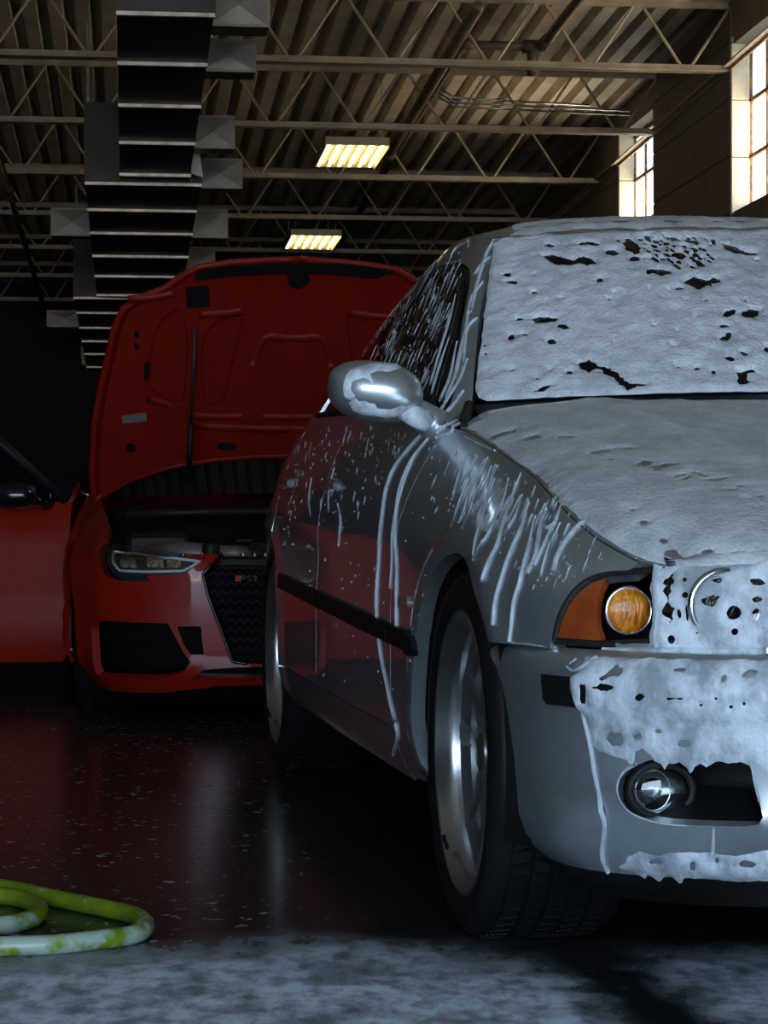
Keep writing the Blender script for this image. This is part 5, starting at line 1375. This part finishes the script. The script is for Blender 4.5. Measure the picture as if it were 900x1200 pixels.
tag(hood_r, 'raised red hood seen from its ribbed underside')
C7 = lambda pts: [(90 + x / 2.308, 300 + y / 2.308) for x, y in pts]
rec = [HS.invs(C7(h)) for h in ([(345, 215), (445, 160), (420, 300), (395, 395), (345, 385)], [(215, 200), (262, 150), (290, 165), (300, 260), (285, 395), (215, 375), (190, 330)], [(470, 235), (640, 228), (668, 315), (650, 405), (440, 405), (450, 300)], [(480, 120), (620, 122), (640, 190), (500, 200), (455, 190)])]
def rshr(poly, f=.06):
    c = sum(poly, Vector((0, 0))) / len(poly); return [p + (c - p) * f for p in poly]
holes_h = []
for h in rec:
    r_ = catmull([Vector((p.x, p.y, 0)) for p in h], 5, True); h2 = [Vector((p.x, p.y)) for p in r_]
    if max(p.x for p in h2) < -.02: holes_h.append(h2); holes_h.append([Vector((-p.x, p.y)) for p in h2])
    else: holes_h.append([Vector((min(p.x, -.03), p.y)) for p in h2]) if False else None
cdt_panel('hood_inner_frame', HS, [p * 1.0 for p in rshr(polyH, .03)], holes_h, .035, M_RED2, hood_r, .022, offset=-.004, bstep=.025)
rimH = MB(); rl = resample(polyH + [polyH[0]], .05, False); strip_on(HS, [tuple(p) for p in rl], [.03] * len(rl), .012, rimH, n=1, lift=-.016); rimH.build('hood_hem', M_RED2, hood_r, True)
for px in ([(172, 468), (200, 476), (228, 488), (290, 489), (345, 490)], [(228, 500), (290, 503), (345, 504)], [(150, 352), (180, 350), (205, 345)], [(232, 370), (262, 368), (285, 365)], [(322, 397), (350, 397), (378, 398), (388, 430)]):
    uv = HS.invs(px)
    for sg in (1, -1):
        m_ = MB(); strip_on(HS, [(sg * u.x, u.y) for u in uv], [.035] * len(uv), .010, m_, n=4, lift=-.006); m_.build('pressed_rib', M_RED2, hood_r, True)
def decal(name, px, mat, off=.004, fl=.01, both=False):
    return cdt_panel(name, HS, HS.invs(px), [], .03, mat, hood_r, fl, offset=off)
decal('rubber_buffer', [(218, 337), (244, 335), (245, 356), (219, 358)], M_BLACK, .018, .03)
decal('seal_strip', [(228, 328), (232, 317), (270, 312), (320, 310), (400, 309), (462, 317), (440, 326), (380, 320), (320, 320), (270, 323)], M_BLACK, .006)
decal('hood_latch', [(337, 313), (359, 313), (362, 325), (349, 333), (338, 328)], M_BLACK, .03, .03)
decal('hood_label', [(143, 487), (171, 483), (172, 493), (144, 496)], pmat('grey_label', (.16, .14, .13), .5), .004, .004)
decal('vent_slot', [(197, 474), (218, 478), (222, 489), (200, 485)], M_RED2, .010); decal('vent_slot', [(283, 482), (308, 482), (308, 494), (283, 494)], M_RED2, .010)
decal('plug', ell(153, 525, 6, 5), M_BLACK); decal('plug', ell(266, 523, 12, 4), M_BLACK); decal('plug', ell(160, 392, 3, 4), M_BLACK); decal('plug', ell(160, 406, 3, 4), M_BLACK); decal('slot', [(170, 425), (176, 426), (173, 447), (169, 445)], M_BLACK)
u0 = HS.inv(228, 380); pA = HS.off(u0.x, u0.y, .02); pB = AW.f(say(.92), azt(.92)) + Vector((.12, 0, -.02))
u1 = HS.inv(218, 540); pB = HS.off(u1.x, u1.y, .05) + Vector((0, -.05, -.06))
mid_ = pA.lerp(pB, .62)
gs = MB().tube([pA, mid_], .006, 8).build('gas_strut', M_DISC, hood_r, True); MB().tube([mid_, pB], .011, 8).build('strut_body', M_BLACK, gs, True)
for sg in (-1, 1): MB().tube([(sg * .62, 1.20, .80), (sg * .64, 1.12, .83), (sg * .64, 1.06, .93)], .014, 8).build('hood_hinge', M_BLACK, hood_r, True)

# ---- engine bay
bay = MB().cbox((-.60, .26, .20), (.60, 1.08, .50), .02).build('engine_bay', M_WELL, rc)
tag(bay, 'dark engine bay')
MB().cbox((-.30, .32, .50), (.30, .80, .655), .03).build('engine_cover', M_GB, bay)
for k in range(5): MB().cbox((-.26 + k * .11, .34, .655), (-.20 + k * .11, .76, .668), .004).build('cover_rib', M_BLACK, bay)
MB().tube([(-.58, .42, .60), (-.46, .34, .615), (-.32, .30, .60), (-.22, .36, .60)], .045, 12).build('intake_pipe', pmat('dull_cast_metal', (.22, .21, .20), .45, .6, nscale=20), bay, True)
MB().cbox((-.66, .55, .50), (-.42, .85, .69), .02).build('battery_box', M_BLACK, bay)
MB().cbox((-.50, .12, .56), (.50, .20, .605), .012).build('slam_panel', M_BLACK, bay)
MB().tube([(-.66, .72, .76), (-.3, .78, .775), (.3, .78, .775), (.66, .72, .76)], .02, 10).build('strut_brace', M_BLACK, bay, True)
MB().cbox((-.16, .135, .607), (.0, .17, .640), .003).build('yellow_label', pmat('label_yellow', (.42, .33, .14), .5), bay)
for x in (-.47, -.40, -.25, -.21, -.17, -.05): MB().lathe([(0, .012), (.008, .012), (.011, 0)], 10, 'Z', Matrix.Translation((x, .15 + .02 * math.sin(x * 40), .605))).build('bolt', M_CHROME, bay)
MB().lathe([(0, .05), (.03, .05), (.034, .04), (.034, 0)], 16, 'Z', Matrix.Translation((-.36, .26, .60))).build('filler_cap', M_BLACK, bay, True, 40)
MB().cbox((-.72, 1.00, .55), (.72, 1.16, .80), .03).build('scuttle', M_WELL, bay)
# ---- open front door, hinged at the pillar foot
PH = math.radians(80); hx, hy = -.87, 1.37
MD = Matrix.Translation((hx, hy, 0)) @ Matrix.Rotation(math.pi / 2 + PH, 4, 'Z')    # local x along the door from the hinge, local +y = outer face
def Df(d, z):
    o = .10 * max(0, 1 - (.835 - z) / .30) ** 2.1 + .05 * max(0, 1 - (z - .12) / .15) ** 2
    return MD @ Vector((d, -o, z))
DS = Surf(Df, MA, 0, 1.1, .13, .9)
if DS.normal(.5, .5).dot(MD.to_3x3() @ Vector((0, 1, 0))) < 0: DS.flip = -1.0
dpoly = [Vector(p) for p in ((.0, .20), (.03, .155), (1.05, .14), (1.08, .17), (1.08, .83), (0.0, .822))]
door = cdt_panel('front_door', DS, dpoly, [], .05, M_RED, rc, .09)
tag(door, 'open red front door standing out from the body')
wpoly = [(.02, .825), (.42, 1.17), (.60, 1.22), (1.06, 1.24), (1.07, .835)]
fr_ = MB().tube([MD @ Vector((p[0], -.08, p[1])) for p in wpoly], .022, 8); fr_.build('window_frame', M_BLACK, door, True)
gv = [MD @ Vector((p[0], -.08, p[1])) for p in wpoly]; gv2 = [MD @ Vector((p[0], -.085, p[1])) for p in wpoly]
MB().add(gv + gv2, [(0, 1, 2, 3, 4), (9, 8, 7, 6, 5)] + [(i, 5 + i, 5 + (i + 1) % 5, (i + 1) % 5) for i in range(5)]).build('door_window', M_GLASS, door)
mm = MB().lathe([(0, -.10), (.045, -.095), (.066, -.06), (.072, 0), (.066, .05), (.05, .07), (0, .075)], 24, 'X', MD @ Matrix.Translation((.22, .10, .845)) @ Matrix.Diagonal((1, .85, .8, 1))).build('door_mirror', M_GB, door, True)
MB().tube([MD @ Vector((.10, -.09, .81)), MD @ Vector((.13, .0, .82)), MD @ Vector((.18, .08, .84))], [.03, .022, .02], 10).build('mirror_arm', M_GB, door, True)
MB().tube([MD @ Vector((.86, -.02, .64)), MD @ Vector((.90, .03, .645)), MD @ Vector((1.0, .03, .65)), MD @ Vector((1.03, -.02, .65))], .013, 8).build('door_handle', M_RED, door, True)
# ---- wheels (shared build with darker rims)
for (y, x) in ((.88, -.835), (.88, .835), (3.48, -.855), (3.48, .855)):
    c = copy_tree(wf_, rc); c.location = (x, y, .313); c.rotation_euler = (0, 0, math.pi if x < 0 else 0)
    for k in children_of(c):
        if k.name.startswith(('rim', 'spoke', 'hub')):
            k.data = k.data.copy(); k.data.materials[0] = M_GB
for (yc) in (.88, 3.48):
    for s in (-1, 1):
        V = []; n = 20
        for i in range(n + 1):
            a = math.radians(-25 + 230 * i / n)
            for x in (.85, .52): V.append(Vector((s * x, yc + (RA + .01) * math.cos(a), .31 + (RA + .01) * math.sin(a))))
        c0 = len(V); V.append(Vector((s * .52, yc, .31)))
        MB().add(V, [(2*i, 2*i+1, 2*i+3, 2*i+2) for i in range(n)] + [(c0, 2*i+1, 2*i+3) for i in range(n)]).build('wheel_well', M_WELL, rc)
